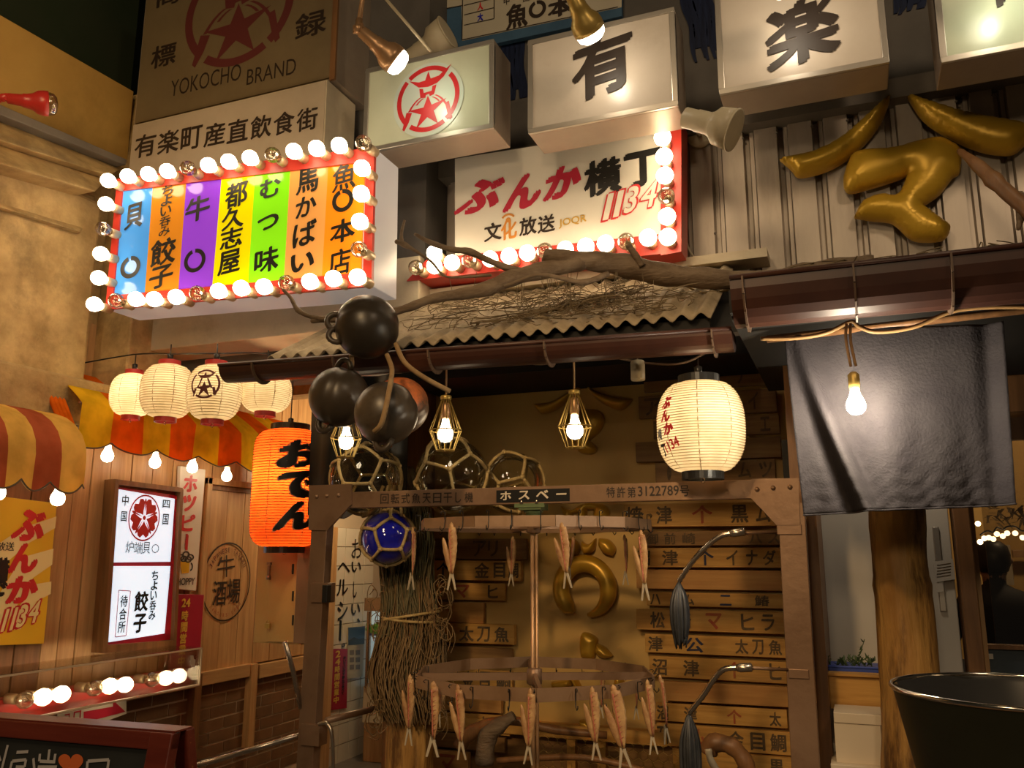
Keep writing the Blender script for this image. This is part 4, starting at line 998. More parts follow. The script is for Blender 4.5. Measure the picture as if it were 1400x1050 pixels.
# white lantern
yy = 2.85; p = WY(958, 583, yy); k = dist(p) / FPX
t, c, rr = lantern('paper_lantern', 'big oval white lantern with red lettering in front of the fish name boards', 958, 584, yy, 59 * k, 122 * k, 'round', 'lanW', 'blackp', 1.8, (1, .76, .46), 34, None, None, .06, ringr=.46, ringh=.026, ph=.1)
H_ = 122 * k; AN = math.radians(-131)
lan_ink(t, c, rr, H_, [fit(glyph('ぶ', .07), .0, .072, .046, .042), fit(glyph('ん', .08), .0, .028, .046, .04), fit(glyph('か', .08), .012, -.016, .046, .04)], M['red'], AN)
lan_ink(t, c, rr, H_, [fit(glyph('横', .04), -.04, -.03, .034, .04), fit(glyph('丁', .06), -.03, -.082, .034, .04)], M['black'], AN)
lan_ink(t, c, rr, H_, [fit(glyph('1134', .03), .016, -.068, .07, .034, .3)], M['red'], AN)

# ------------------------------------------------ spot lamps
def swivel_lamp(name, label, pos, aim, arm, mat, lit=True, power=9, col=(1, .8, .55), s=1.0):
    pos, aim = V(pos), V(aim); d = (aim - pos).normalized(); t = thing(name, label, 'lamp', pos)
    q = MB(); q.lathe([(.012 * s, -.16 * s), (.022 * s, -.155 * s), (.026 * s, -.10 * s), (.030 * s, -.095 * s), (.030 * s, -.085 * s), (.036 * s, -.06 * s), (.05 * s, -.04 * s), (.054 * s, -.02 * s), (.054 * s, 0), (.049 * s, 0), (.03 * s, -.03 * s)], pos, d, 20); q.build('holder', M[mat], t)
    q = MB(); q.lathe([(.048 * s, -.004), (.05 * s, .006 * s), (.046 * s, .022 * s), (.032 * s, .034 * s), (.0001, .040 * s)], pos, d, 20); q.build('lamp_glass', M['lampglass' if lit else 'bulboff'], t)
    j = pos - d * .17 * s
    q = MB(); q.ball(j, .018 * s, 12, 8); q.bar(j - V((.02, 0, 0)) * s, j + V((.02, 0, 0)) * s, .01 * s, .03 * s); q.lathe([(.013 * s, -.02), (.013 * s, .045)], j, V(arm) - j, 10); q.build('joint', M[mat], t)
    q = MB(); q.tube([j, V(arm)], .009 * s, 8); q.build('arm', M[mat], t)
    if lit: 
        L_ = lamp(name + '_beam', 'SPOT', pos + d * .05, power, col, .03, aim, 120, .9); wl_ = L_.location.copy(); L_.parent = t; L_.location = wl_ - pos
    return t
yb_ = 3.1
def wp(px, py, y): return WY(px, py, y)
p = wp(541, 83, 2.86); swivel_lamp('spot_lamp', 'copper coloured swivel lamp at the left corner of the round emblem sign', p, p + V((.22, .24, -.20)), p + V((-.09, -.05, .75)), 'copper', True, 1.1, (.92, 1, .72), 1.15)
p = wp(806, 42, 2.87); swivel_lamp('spot_lamp', 'brass swivel lamp at the top of the pinkish box sign', p, p + V((.06, .23, -.16)), p + V((-.02, -.1, .7)), 'brass', True, 1.1, (1, .83, .62), 1.15)
p = wp(1070, -22, 2.87); swivel_lamp('spot_lamp', 'brass swivel lamp lighting the box sign cut by the top edge', p, p + V((.04, .23, -.14)), p + V((-.02, -.1, .7)), 'brass', True, 1.3, (1, .83, .62), 1.15)
p = wp(1372, -70, 2.87); swivel_lamp('spot_lamp', 'swivel lamp lighting the pale green corner box sign', p, p + V((.04, .23, -.14)), p + V((-.02, -.1, .7)), 'brass', True, 1.2, (.85, 1, .72), 1.15)
q = MB(); q.tube([wp(520, -10, 2.85), wp(589, 70, 2.97)], .007, 8); o = q.build('stay_rod', M['cream'], None, off=V((0, 0, 0))); tag(o, 'thin cream stay rod slanting down to the round emblem sign', 'rod')
# red lamp at the left
p = WX(66, 142, XL + .55); swivel_lamp('spot_lamp', 'red swivel lamp with clear glass at the upper left edge', p, p + V((.2, .26, .04)), p + V((-.45, -.16, -.12)), 'redpaint', False, 0, s=1.0)
# cream can spotlights
def can(name, label, back, front, r, mount, s=1.0):
    b, f = V(back), V(front); d = (f - b); L_ = d.length; d = d.normalized(); t = thing(name, label, 'lamp', b)
    q = MB(); q.lathe([(r * .3, 0), (r * .5, L_ * .04), (r * .5, L_ * .26), (r * .54, L_ * .28), (r * .54, L_ * .50), (r * .62, L_ * .58), (r * .9, L_ * .68), (r, L_), (r * .94, L_), (r * .9, L_ * .75), (r * .5, L_ * .5), (.001, L_ * .48)], b, d, 28); q.build('lamp_body', M['cream'], t)
    q = MB(); q.lathe([(r * .94, L_ * .985), (r * 1.03, L_ * .985), (r * 1.03, L_ * 1.01), (r * .94, L_ * 1.01)], b, d, 28); q.build('rim', M['cream'], t)
    m_ = V(mount); q = MB(); q.lathe([(r * .75, -.02), (r * .75, .0), (r * .6, .01)], m_, V((0, -1, 0)), 20); q.tube([m_, b + d * L_ * .25], r * .15, 8); q.build('mount', M['cream'], t)
b = wp(934, 160, 3.02); can('spotlight', 'cream can spotlight fixed on the sheet wall right of the bulb edged sign', b, wp(1004, 178, 3.01), .078, wp(956, 184, 3.66))
b = wp(556, 82, 3.5); can('spotlight', 'cream can spotlight behind the top of the round emblem sign', b, wp(612, 44, 3.48), .085, wp(575, 95, 3.7))

# ------------------------------------------------ gold relief emblems and characters
def inflate(name, label, pl, outlines, cat, thick, mat, holes=None, parent=None, names=None):
    """puffy relief: each outline (pixels) becomes a domed part"""
    t = parent
    if t is None:
        a = pl.pt(*outlines[0][0]); t = thing(name, label, cat, a)
    for n_, o_ in enumerate(outlines):
        P = [V((*pl.uv(*p), 0)) for p in o_]; Q = smooth_closed(P, 5)
        hl = [smooth_closed([V((*pl.uv(*p), 0)) for p in h], 4) for h in (holes or {}).get(n_, [])]
        bm = bmesh.new(); es = []
        for loop in [Q] + hl:
            vs = [bm.verts.new(p) for p in loop]; es += [bm.edges.new((vs[i], vs[(i + 1) % len(vs)])) for i in range(len(vs))]
        bmesh.ops.triangle_fill(bm, use_beauty=True, edges=es)
        x0, x1 = min(p.x for p in Q), max(p.x for p in Q); y0, y1 = min(p.y for p in Q), max(p.y for p in Q)
        step = max(x1 - x0, y1 - y0) / 26
        for ax_, lo, hi in ((0, x0, x1), (1, y0, y1)):
            v_ = lo + step
            while v_ < hi:
                bmesh.ops.bisect_plane(bm, geom=bm.verts[:] + bm.edges[:] + bm.faces[:], plane_co=V((v_, 0, 0)) if ax_ == 0 else V((0, v_, 0)), plane_no=V((1, 0, 0)) if ax_ == 0 else V((0, 1, 0))); v_ += step
        segs = []
        for loop in [Q] + hl: segs += [(loop[i], loop[(i + 1) % len(loop)]) for i in range(len(loop))]
        def dd(p):
            m_ = 1e9
            for a, b in segs:
                e = b - a; s = max(0, min(1, (p - a).dot(e) / max(1e-12, e.length_squared))); m_ = min(m_, (p - a - e * s).length_squared)
            return math.sqrt(m_)
        data = [(v, dd(v.co)) for v in bm.verts]; mx = max(d for _, d in data)
        top = {}
        for v, d in data:
            s = min(1, d / mx); top[v] = thick * (.18 + .82 * math.sqrt(max(0, 1 - (1 - s) ** 2)))
        bnd = [e for e in bm.edges if len(e.link_faces) == 1]
        off = wloc(t); nb = {}
        for v in list(top): v.co.z = 0
        for e in bnd:
            for v in e.verts:
                if v not in nb: nb[v] = bm.verts.new((v.co.x, v.co.y, -.01))
            bm.faces.new((e.verts[0], e.verts[1], nb[e.verts[1]], nb[e.verts[0]]))
        for v, z in top.items(): v.co.z = z
        for v in bm.verts: v.co = pl.w(v.co.x, v.co.y, v.co.z) - off
        bmesh.ops.recalc_face_normals(bm, faces=bm.faces)
        me = bpy.data.meshes.new(name); bm.to_mesh(me); bm.free(); me.materials.append(M[mat])
        for f in me.polygons: f.use_smooth = True
        link(names[n_] if names else 'stroke', me, t)
    return t
def smooth_closed(P, k):
    n = len(P); out = []
    for i in range(n):
        p0, p1, p2, p3 = P[i - 1], P[i], P[(i + 1) % n], P[(i + 2) % n]
        c1 = (p1 - p0).normalized().dot((p2 - p1).normalized()); c2 = (p2 - p1).normalized().dot((p3 - p2).normalized())
        m1 = (p2 - p0) * .5 * (1 if c1 > .2 else 0); m2 = (p3 - p1) * .5 * (1 if c2 > .2 else 0)
        for j in range(k):
            t = j / k; t2, t3 = t * t, t ** 3
            out.append(p1 * (2 * t3 - 3 * t2 + 1) + m1 * (t3 - 2 * t2 + t) + p2 * (-2 * t3 + 3 * t2) + m2 * (t3 - t2))
    return out
pg = PY(YW - .05)
inflate('gold_emblem', 'large golden roof and bird shaped relief on the beige sheet wall', pg,
        [[(1219, 129), (1206, 165), (1180, 200), (1140, 230), (1095, 243), (1081, 232), (1066, 219), (1110, 210), (1150, 190), (1190, 155)],
         [(1239, 130), (1275, 142), (1330, 158), (1392, 169), (1420, 178), (1400, 200), (1380, 212), (1340, 207), (1300, 190), (1262, 165)],
         [(1172, 209), (1225, 202), (1278, 190), (1300, 196), (1313, 208), (1312, 236), (1302, 244), (1285, 266), (1262, 282), (1290, 302), (1299, 312), (1290, 328), (1262, 331), (1243, 326), (1220, 306), (1192, 302), (1168, 298), (1180, 276), (1205, 267), (1228, 266), (1240, 240), (1228, 246), (1190, 258), (1160, 264), (1153, 248), (1160, 222)]], 'relief', .075, 'gold', names=['left_stroke', 'right_stroke', 'bird_shape'])
pk = PY(YK - .012)
inflate('gold_emblem', 'small golden roof and bird shaped relief on the stall back wall behind the cage lamp', pk,
        [[(797, 526), (785, 540), (764, 558), (741, 566), (731, 553), (756, 549), (780, 536)], [(801, 526), (820, 537), (850, 545), (865, 546), (852, 560), (835, 558), (815, 545)],
         [(775, 567), (800, 560), (820, 562), (826, 575), (820, 590), (806, 602), (816, 612), (812, 620), (800, 621), (790, 616), (783, 600), (790, 590), (770, 590), (766, 578)]], 'relief', .05, 'gold2', names=['left_stroke', 'right_stroke', 'bird_shape'])
inflate('gold_letter', 'golden raised fish kanji on the stall back wall behind the upper ring', pk,
        [[(768, 692), (782, 697), (800, 688), (826, 690), (834, 702), (828, 716), (820, 726), (776, 726), (772, 708)], [(772, 740), (784, 736), (793, 748), (788, 760), (776, 758)],
         [(796, 740), (805, 744), (815, 736), (813, 752), (802, 758), (796, 752)], [(820, 736), (833, 738), (842, 750), (838, 760), (826, 756), (819, 746)]], 'letter', .045, 'gold2', {0: [[(783, 702), (791, 701), (790, 709), (784, 709)], [(803, 697), (813, 697), (810, 710), (803, 708)]]}, names=['fish_body', 'dot', 'dot', 'dot'])
# ring letter
q = MB(); c = pk.pt(802, 805); rpx = 32.5; kk = (pk.pt(802 + rpx, 805) - c).length
pts, rs = [], []
for i in range(37):
    a = math.radians(238 - 322 * i / 36); pts.append(c + V((math.cos(a) * kk, -.035, math.sin(a) * kk * 1.02)))
    f = i / 36; rs.append(.042 * (min(1, .75 + f * 3) if f < .5 else max(.18, 1 - (max(0, f - .72) / .28) ** 1.6 * .8)) * (1 if f > 0 else .5))
pts.insert(0, pts[0] + (pts[0] - pts[1]) * .6); rs.insert(0, .012)
t = thing('gold_letter', 'golden raised open ring letter on the stall back wall', 'letter', c); q.tube(pts, rs, 14); q.build('stroke', M['gold2'], t)
inflate('gold_letter', 'golden raised kanji strokes below the ring letter, behind the lower ring', pk,
        [[(796, 866), (804, 865), (816, 872), (817, 880), (812, 900), (795, 898), (793, 880)], [(817, 880), (828, 885), (838, 897), (826, 900), (815, 892)], [(755, 932), (780, 928), (783, 936), (772, 942), (757, 940)], [(780, 926), (788, 926), (800, 950), (794, 952)],
         [(842, 925), (850, 925), (853, 935), (846, 945), (840, 940)], [(793, 984), (804, 985), (815, 996), (806, 997), (795, 992)]], 'letter', .04, 'gold2')

# ------------------------------------------------ fish name boards
BT = PY(YK - .06)
def name_board(label, x0, x1, y0, y1, marks, mat='board', lift=0, tilt=0, under=True):
    ym = (y0 + y1) / 2; pl = PY(YK - .05 - lift)
    u0, u1 = pl.uv(x0, ym)[0], pl.uv(x1, ym)[0]; xm = (x0 + x1) / 2; v0, v1 = pl.uv(xm, y0)[1], pl.uv(xm, y1)[1]
    t = thing('name_board', label, 'board', pl.w(u0, v1), 'fish name boards')
    dz = tilt; q = MB(); A_, B_, C_, D_ = pl.w(u0, v1), pl.w(u1, v1 + dz), pl.w(u1, v0 + dz), pl.w(u0, v0)
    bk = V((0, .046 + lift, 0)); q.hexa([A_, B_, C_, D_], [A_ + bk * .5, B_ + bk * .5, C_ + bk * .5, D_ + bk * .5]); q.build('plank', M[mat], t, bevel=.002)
    x_ = u0 + .02
    for (ch, px, w, col) in marks:
        h = (y1 - y0) * .78; slp = (ym - 765) / 3600 
        ink(pl, [put(pl, ch, px, ym + slp * (px - xm), w, h if ch not in 'ー' else 4, .03)], M[col], t, lift=.002)
    q = MB(); q.box(u0 + .03, u0 + .07, YK - .028 - lift * .5, YK, v1 + .01, v0 - .01); q.build('cleat', M['boardD'], t)
F, FR, FB = 'faded', 'fadedred', 'fadedblue'
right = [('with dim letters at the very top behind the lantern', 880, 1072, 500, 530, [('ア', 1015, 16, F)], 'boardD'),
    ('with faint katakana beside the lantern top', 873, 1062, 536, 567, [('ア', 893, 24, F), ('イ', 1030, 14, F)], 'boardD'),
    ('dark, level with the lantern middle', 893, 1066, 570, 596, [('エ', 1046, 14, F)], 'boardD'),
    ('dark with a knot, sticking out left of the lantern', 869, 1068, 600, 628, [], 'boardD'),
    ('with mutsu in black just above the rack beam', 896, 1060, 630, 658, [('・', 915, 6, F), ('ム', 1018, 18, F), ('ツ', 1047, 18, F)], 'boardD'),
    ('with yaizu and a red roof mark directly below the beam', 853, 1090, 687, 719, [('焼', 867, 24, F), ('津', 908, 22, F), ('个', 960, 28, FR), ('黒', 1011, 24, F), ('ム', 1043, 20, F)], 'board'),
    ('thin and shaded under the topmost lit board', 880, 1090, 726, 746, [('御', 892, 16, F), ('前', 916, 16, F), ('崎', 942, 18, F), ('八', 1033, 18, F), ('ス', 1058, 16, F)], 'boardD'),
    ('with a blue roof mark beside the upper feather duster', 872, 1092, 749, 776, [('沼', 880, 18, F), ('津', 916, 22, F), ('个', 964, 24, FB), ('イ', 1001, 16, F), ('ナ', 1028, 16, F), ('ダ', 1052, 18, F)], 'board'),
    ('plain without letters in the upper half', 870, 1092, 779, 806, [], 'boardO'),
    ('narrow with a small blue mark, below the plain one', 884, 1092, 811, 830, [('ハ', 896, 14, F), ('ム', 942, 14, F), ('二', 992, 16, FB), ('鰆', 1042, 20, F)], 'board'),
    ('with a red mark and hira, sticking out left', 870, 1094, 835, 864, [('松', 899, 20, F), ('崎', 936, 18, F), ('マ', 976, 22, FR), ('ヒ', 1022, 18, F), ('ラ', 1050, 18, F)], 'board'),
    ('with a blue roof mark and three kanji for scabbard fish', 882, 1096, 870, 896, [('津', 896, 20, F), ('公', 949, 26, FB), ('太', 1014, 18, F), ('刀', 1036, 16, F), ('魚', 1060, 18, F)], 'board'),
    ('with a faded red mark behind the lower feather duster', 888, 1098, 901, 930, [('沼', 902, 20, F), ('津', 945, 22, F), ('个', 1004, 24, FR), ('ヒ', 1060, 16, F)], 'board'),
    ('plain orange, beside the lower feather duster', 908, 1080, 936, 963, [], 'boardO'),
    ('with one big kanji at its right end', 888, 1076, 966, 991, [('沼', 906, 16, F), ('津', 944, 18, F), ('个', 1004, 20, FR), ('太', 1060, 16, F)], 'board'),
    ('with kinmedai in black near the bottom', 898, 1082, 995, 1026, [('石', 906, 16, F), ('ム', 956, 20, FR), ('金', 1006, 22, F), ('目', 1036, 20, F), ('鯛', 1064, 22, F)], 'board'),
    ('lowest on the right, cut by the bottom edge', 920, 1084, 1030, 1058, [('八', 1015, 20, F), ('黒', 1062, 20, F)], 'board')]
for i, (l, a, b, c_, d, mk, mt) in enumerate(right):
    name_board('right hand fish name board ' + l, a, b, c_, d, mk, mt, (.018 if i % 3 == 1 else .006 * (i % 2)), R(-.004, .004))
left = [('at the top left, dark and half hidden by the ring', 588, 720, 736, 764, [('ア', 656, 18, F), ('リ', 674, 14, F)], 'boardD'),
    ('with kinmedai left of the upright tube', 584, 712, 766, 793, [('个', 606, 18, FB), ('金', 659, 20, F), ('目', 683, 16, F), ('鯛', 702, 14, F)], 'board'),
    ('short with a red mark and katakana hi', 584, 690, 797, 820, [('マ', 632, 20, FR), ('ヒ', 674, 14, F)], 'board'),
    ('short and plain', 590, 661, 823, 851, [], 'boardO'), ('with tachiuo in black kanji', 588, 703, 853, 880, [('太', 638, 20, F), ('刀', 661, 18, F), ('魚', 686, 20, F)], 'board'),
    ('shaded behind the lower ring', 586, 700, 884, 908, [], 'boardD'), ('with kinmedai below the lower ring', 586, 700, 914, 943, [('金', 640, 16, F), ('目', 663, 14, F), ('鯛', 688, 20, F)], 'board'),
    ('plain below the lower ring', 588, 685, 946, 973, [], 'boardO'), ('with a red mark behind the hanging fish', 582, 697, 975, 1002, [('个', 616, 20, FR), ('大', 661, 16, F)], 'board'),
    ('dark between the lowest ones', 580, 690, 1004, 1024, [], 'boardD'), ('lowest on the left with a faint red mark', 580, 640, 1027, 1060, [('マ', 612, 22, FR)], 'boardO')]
for i, (l, a, b, c_, d, mk, mt) in enumerate(left):
    name_board('left hand fish name board ' + l, a, b, c_, d, mk, mt, (.016 if i % 3 == 1 else .004 * (i % 2)), R(-.004, .004))

P = [V((XL, 3.2, WY(181, 508, 3.2).z + .07))] + [WY(px, 494, yy) + V((0, 0, .035)) for px, yy in ((181, 3.2), (229, 3.05), (293, 2.92), (364, 3.1))] + [WY(420, 500, 3.2), WY(470, 495, 3.3)]
q = MB(); q.tube(smooth_path(P, 4), .004, 5); o = q.build('hanging_wire', M['blackp'], None, off=V((0, 0, 0))); tag(o, 'dark wire carrying the row of cream paper lanterns', 'wire')
for px, yy_ in ((147, 0),): 
    q = MB(); q.tube([pA.pt(100, 590) + V((0, 0, .03))] + [pA.pt(a, b) + V((0, 0, .155)) for a, b in ((147, 622), (212, 631), (263, 638), (310, 650))] + [pA.pt(345, 655) + V((0, 0, .16))], .004, 5); o = q.build('bulb_wire', M['blackp'], None, off=V((0, 0, 0))); tag(o, 'thin wire carrying the bulbs under the orange striped awning', 'wire')
    q = MB(); q.tube([pB.pt(a, b) + V((0, 0, .12)) for a, b in ((-60, 665), (-3, 672), (79, 680), (100, 684))], .004, 5); o = q.build('bulb_wire', M['blackp'], None, off=V((0, 0, 0))); tag(o, 'thin wire carrying the bulbs under the faded near awning', 'wire')
# ================================================================ ROOF TANGLE, BUOYS, FLOATS
def branch(q, pts, y, r, n=9, k=4):
    P = []
    for i, p in enumerate(pts): P.append(WY(p[0], p[1], p[2] if len(p) > 2 else y))
    S = smooth_path(P, k); m = len(S); rs = []
    for i in range(m):
        f = i / (m - 1) * (len(r) - 1); a = int(f); b = min(a + 1, len(r) - 1); rs.append((r[a] + (r[b] - r[a]) * (f - a)) * (1 + .10 * math.sin(i * 1.7) * (1 if i % 3 else .4)))
    q.tube(S, rs, n)
t = thing('driftwood', 'long grey driftwood limb lying over the corrugated roof', 'branch', WY(900, 372, 3.2))
q = MB(); branch(q, [(1195, 362, 3.3), (1150, 366, 3.3), (1100, 374, 3.25), (1040, 384, 3.2), (960, 380, 3.15), (900, 374, 3.1), (850, 362, 3.05), (800, 356, 3.0), (752, 350, 2.95), (743, 348, 2.94)], 0, [.036, .038, .040, .038, .040, .044, .046, .036, .028, .022], 12); q.build('trunk', M['branch'], t)
q = MB(); branch(q, [(800, 358, 3.0), (750, 368, 2.95), (700, 380, 2.9), (665, 395, 2.86), (630, 402, 2.84), (592, 408, 2.8), (560, 420, 2.78), (525, 430, 2.76), (500, 440, 2.74)], 0, [.03, .034, .032, .03, .022, .018, .017, .015, .013], 10); q.build('limb', M['branch'], t)
q = MB(); branch(q, [(567, 320, 2.85), (590, 332, 2.85), (618, 341, 2.85), (642, 344, 2.85), (668, 356, 2.87), (700, 368, 2.9), (740, 375, 2.92)], 0, [.006, .011, .011, .015, .012, .014, .016]); q.build('twig', M['branch'], t)
q = MB(); branch(q, [(541, 330, 2.8), (552, 334, 2.8), (570, 344, 2.8), (590, 358, 2.8), (606, 376, 2.82), (625, 379, 2.84), (672, 376, 2.88)], 0, [.008, .012, .006, .005, .005, .005, .006], 7); q.build('twig', M['branch'], t)
q = MB(); branch(q, [(549, 331, 2.8), (549, 318, 2.8), (553, 301, 2.8)], 0, [.009, .006, .005], 7); q.build('twig', M['branch'], t)
q = MB(); branch(q, [(858, 334, 3.0), (868, 348, 3.02), (878, 364, 3.04)], 0, [.011, .013, .014], 8); q.build('twig', M['branch'], t)
q = MB(); branch(q, [(690, 392, 2.8), (725, 378, 2.78), (745, 376, 2.78), (775, 382, 2.8), (800, 386, 2.82), (832, 374, 2.86)], 0, [.006, .007, .008, .009, .012, .010], 7); q.build('twig', M['branch'], t)
t = thing('dead_branch', 'thin forked dead twig left of the top black buoy', 'branch', WY(430, 432, 2.6))
q = MB(); branch(q, [(387, 396, 2.7), (398, 408, 2.7), (407, 424, 2.7), (425, 433, 2.7), (450, 436, 2.68), (480, 436, 2.66)], 0, [.006, .007, .010, .009, .012, .012], 8); q.build('twig', M['branch'], t)
q = MB(); branch(q, [(426, 439, 2.7), (445, 437, 2.7), (462, 438, 2.7)], 0, [.009, .012, .012], 7); q.build('twig', M['branch'], t)
# tangled netting on the roof: nobody could count the strands
rs = random.Random(3); q = MB()
def roofz(y): return rz + (rzb - rz) * (y - YR0) / (yback - YR0)
for i in range(95):
    px = rs.uniform(590, 965); f = rs.random(); y0 = YR0 + .03 + f * .5; c = WY(px, 430, y0); c.z = roofz(y0) + .015; r = rs.uniform(.02, .09); a0 = rs.uniform(0, 6.28); P = []
    hz = rs.uniform(.01, .06)
    for j in range(9):
        a = a0 + j * rs.uniform(.35, .8); P.append(V((c.x + r * 1.7 * math.cos(a) * (1 + .3 * rs.random()), c.y + r * .7 * math.sin(a), c.z + abs(hz * math.sin(j * .7 + a0)))))
    q.tube(smooth_path(P, 2), .0017, 3, cap=False)
for i in range(26):                                       # a thicker matted drift of net and straw
    x0, x1 = sorted((rs.uniform(640, 900), rs.uniform(640, 900))); P = []
    for j in range(8):
        px = x0 + (x1 - x0) * j / 7; yy = 2.95 + (px - 640) / 260 * .32 + rs.uniform(-.04, .04); p = WY(px, 430, yy); p.z = roofz(yy) + rs.uniform(.01, .035); P.append(p)
    q.tube(smooth_path(P, 2), rs.uniform(.002, .004), 4, cap=False)
for i in range(18):                                       # loops hanging off the limb
    px = rs.uniform(640, 880); a = WY(px, 372, 2.92); b = WY(px + rs.uniform(-40, 40), 372, 2.92); d = rs.uniform(.06, .17)
    q.tube(smooth_path([a, a.lerp(b, .3) + V((0, 0, -d)), a.lerp(b, .7) + V((0, 0, -d * .9)), b + V((0, 0, -.03))], 4), .0014, 3, cap=False)
for i in range(16):                                       # wisps along the right gutter edge
    px = rs.uniform(1085, 1400); c = WY(px, 372 - (px - 1085) * .1, 2.42); P = [c + V((rs.uniform(-.06, .06), rs.uniform(0, .06), rs.uniform(-.0, .035))) for _ in range(5)]
    q.tube(smooth_path(P, 4), .0018, 3, cap=False)
o = q.build('net_tangle', M['twine'], None, off=V((0, 0, 0))); tag(o, 'tangle of dry net cord and straw over the corrugated roof', 'netting', None, 'stuff')
# wires on the sheet wall
cable('cable', 'pale cable running down beside the bulb edged sign and along the roof', [(925, 120), (930, 200), (933, 290), (938, 330), (950, 352), (975, 356), (1010, 352), (1040, 350), (1050, 362)], YW - .02, .006, 'cream')
q = MB(); q.tube(smooth_path([WY(a, b, 3.2) for a, b in ((900, 374), (920, 382), (960, 400), (1000, 396))], 4), .004, 5); o = q.build('cord', M['rope'], None, off=V((0, 0, 0))); tag(o, 'short rope tied round the driftwood near the right gutter', 'rope')
q = MB(); P = [WY(*p, 2.95) for p in ((1312, 206), (1335, 222), (1360, 248), (1390, 275), (1400, 282))]; branch(q, [(1311, 206, 3.4), (1332, 222, 3.35), (1358, 246, 3.3), (1380, 266, 3.25), (1420, 300, 3.2)], 0, [.010, .02, .03, .026, .03], 9); t = thing('dead_branch', 'brown bare branch crossing the right edge by the large golden relief', 'branch', P[0]); q.build('limb', M['woodD'], t)
q = MB(); branch(q, [(1391, 265, 3.25), (1396, 290, 3.24), (1392, 314, 3.23)], 0, [.02, .016, .006], 8); q.build('twig', M['branch'], t)

def buoy(label, px, py, y, rpx, mat='buoy', seam=None, lugs=(), ropes=()):
    c = WY(px, py, y); r = rpx * dist(c) / FPX * .985; t = thing('net_buoy', label, 'buoy', c, 'round net buoys')
    ax = V(seam or (0.3, .2, 1)).normalized()
    prof = []
    for i in range(33):
        a = PI * i / 32; g = .965 if i == 16 else (.985 if i in (15, 17) else 1); prof.append((max(1e-6, r * g * math.sin(a)), -r * g * math.cos(a)))
    q = MB(); q.lathe(prof, c, ax, 40); q.build('shell', M[mat], t)
    q = MB()
    for (dx, dz, dy) in lugs:
        d = V((dx, dy, dz)).normalized(); b = c + d * r * .97; e = d.cross(V((0, 1, 0))).normalized()
        q.tube([b + (e * math.cos(PI * k / 8) * .03 + d * (math.sin(PI * k / 8) * .035 - .004)) for k in range(9)], .011, 8)
    if lugs: q.build('lug', M[mat], t)
    for P in ropes:
        q = MB(); q.tube(smooth_path([V(p) if len(p) == 3 and not isinstance(p[0], int) else WY(*p) for p in P], 5), .009, 8); q.build('lanyard', M['netB'], t)
    return c, r
yb = 2.6
buoy('topmost black net buoy sitting over the gutter below the rainbow sign', 502, 447, 2.62, 44.5, 'buoy', (-.25, .45, 1), [(-.8, .1, -.55), (-.75, -.35, -.6)], [[(529, 485, 2.6), (536, 505, 2.58), (533, 525, 2.56)], [(541, 470, 2.62), (553, 495, 2.6), (578, 515, 2.62), (615, 535, 2.7)]])
buoy('lower left black net buoy beside the orange lantern', 464, 543, 2.66, 42, 'buoy', (-.9, -.2, .25), [(.2, .95, -.1), (-.5, -.95, -.1)], [[(478, 508, 2.66), (481, 498, 2.66), (480, 486, 2.64)]])
buoy('lower middle black net buoy with a rope down its front', 528, 565, 2.5, 44, 'buoy', (-.3, -.55, .8), [(.1, -1, -.3)], [[(535, 518, 2.46), (530, 545, 2.38), (522, 578, 2.38), (512, 590, 2.40)]])
buoy('orange net buoy mostly hidden behind the middle black buoy', 547, 555, 2.8, 40, 'buoyO', (.2, -.6, .6))

# glass floats in rope nets
PHI = (1 + 5 ** .5) / 2
_dv = [V((x, y, z)) for x in (-1, 1) for y in (-1, 1) for z in (-1, 1)] + [V(p) for a in (-1, 1) for b in (-1, 1) for p in ((0, a / PHI, b * PHI), (a / PHI, b * PHI, 0), (a * PHI, 0, b / PHI))]
_dv = [v.normalized() for v in _dv]; _de = [(i, j) for i in range(20) for j in range(i) if abs((_dv[i] - _dv[j]).length - 2 / PHI / 3 ** .5) < .01]
def glass_float(label, px, py, y, rpx, mat, rot, net='rope'):
    c = WY(px, py, y); r = rpx * dist(c) / FPX * .96; t = thing('glass_float', label, 'float', c, 'glass fishing floats')
    q = MB(); q.ball(c, r, 36, 22); q.build('glass_ball', M[mat], t)
    q = MB(); RM = Matrix.Rotation(rot, 3, 'Z') @ Matrix.Rotation(rot * .7, 3, 'X')
    for i, j in _de:
        a, b = RM @ _dv[i], RM @ _dv[j]; q.tube([c + a.lerp(b, s).normalized() * (r + .006) for s in (0, .25, .5, .75, 1)], .0072, 6)
    for v in _dv: q.ball(c + (RM @ v) * (r + .007), .011, 8, 5)
    q.build('rope_net', M[net], t)
    return c, r
glass_float('clear glass float in rope net at the left end above the beam', 500, 655, 3.2, 50, 'float', .3)
glass_float('clear glass float in rope net in the middle above the beam', 618, 650, 3.22, 52, 'float', 1.0)
glass_float('clear glass float in rope net on the right above the beam, dimmer', 700, 660, 3.42, 44, 'float', 1.9)
cB, rB_ = glass_float('deep blue glass float in rope net below the beam', 530, 735, 3.2, 37, 'floatB', .65)
q = MB()
for s in (-.08, -.03, .03, .08): q.tube(smooth_path([cB + V((s, -.03, rB_ * .8)), cB + V((s * .7, .0, rB_ + .05)), cB + V((s * .5, .02, rB_ + .11))], 3), .007, 6)
o = q.build('hanging_rope', M['rope'], None, off=V((0, 0, 0))); tag(o, 'bunch of ropes holding the blue glass float under the beam', 'rope')

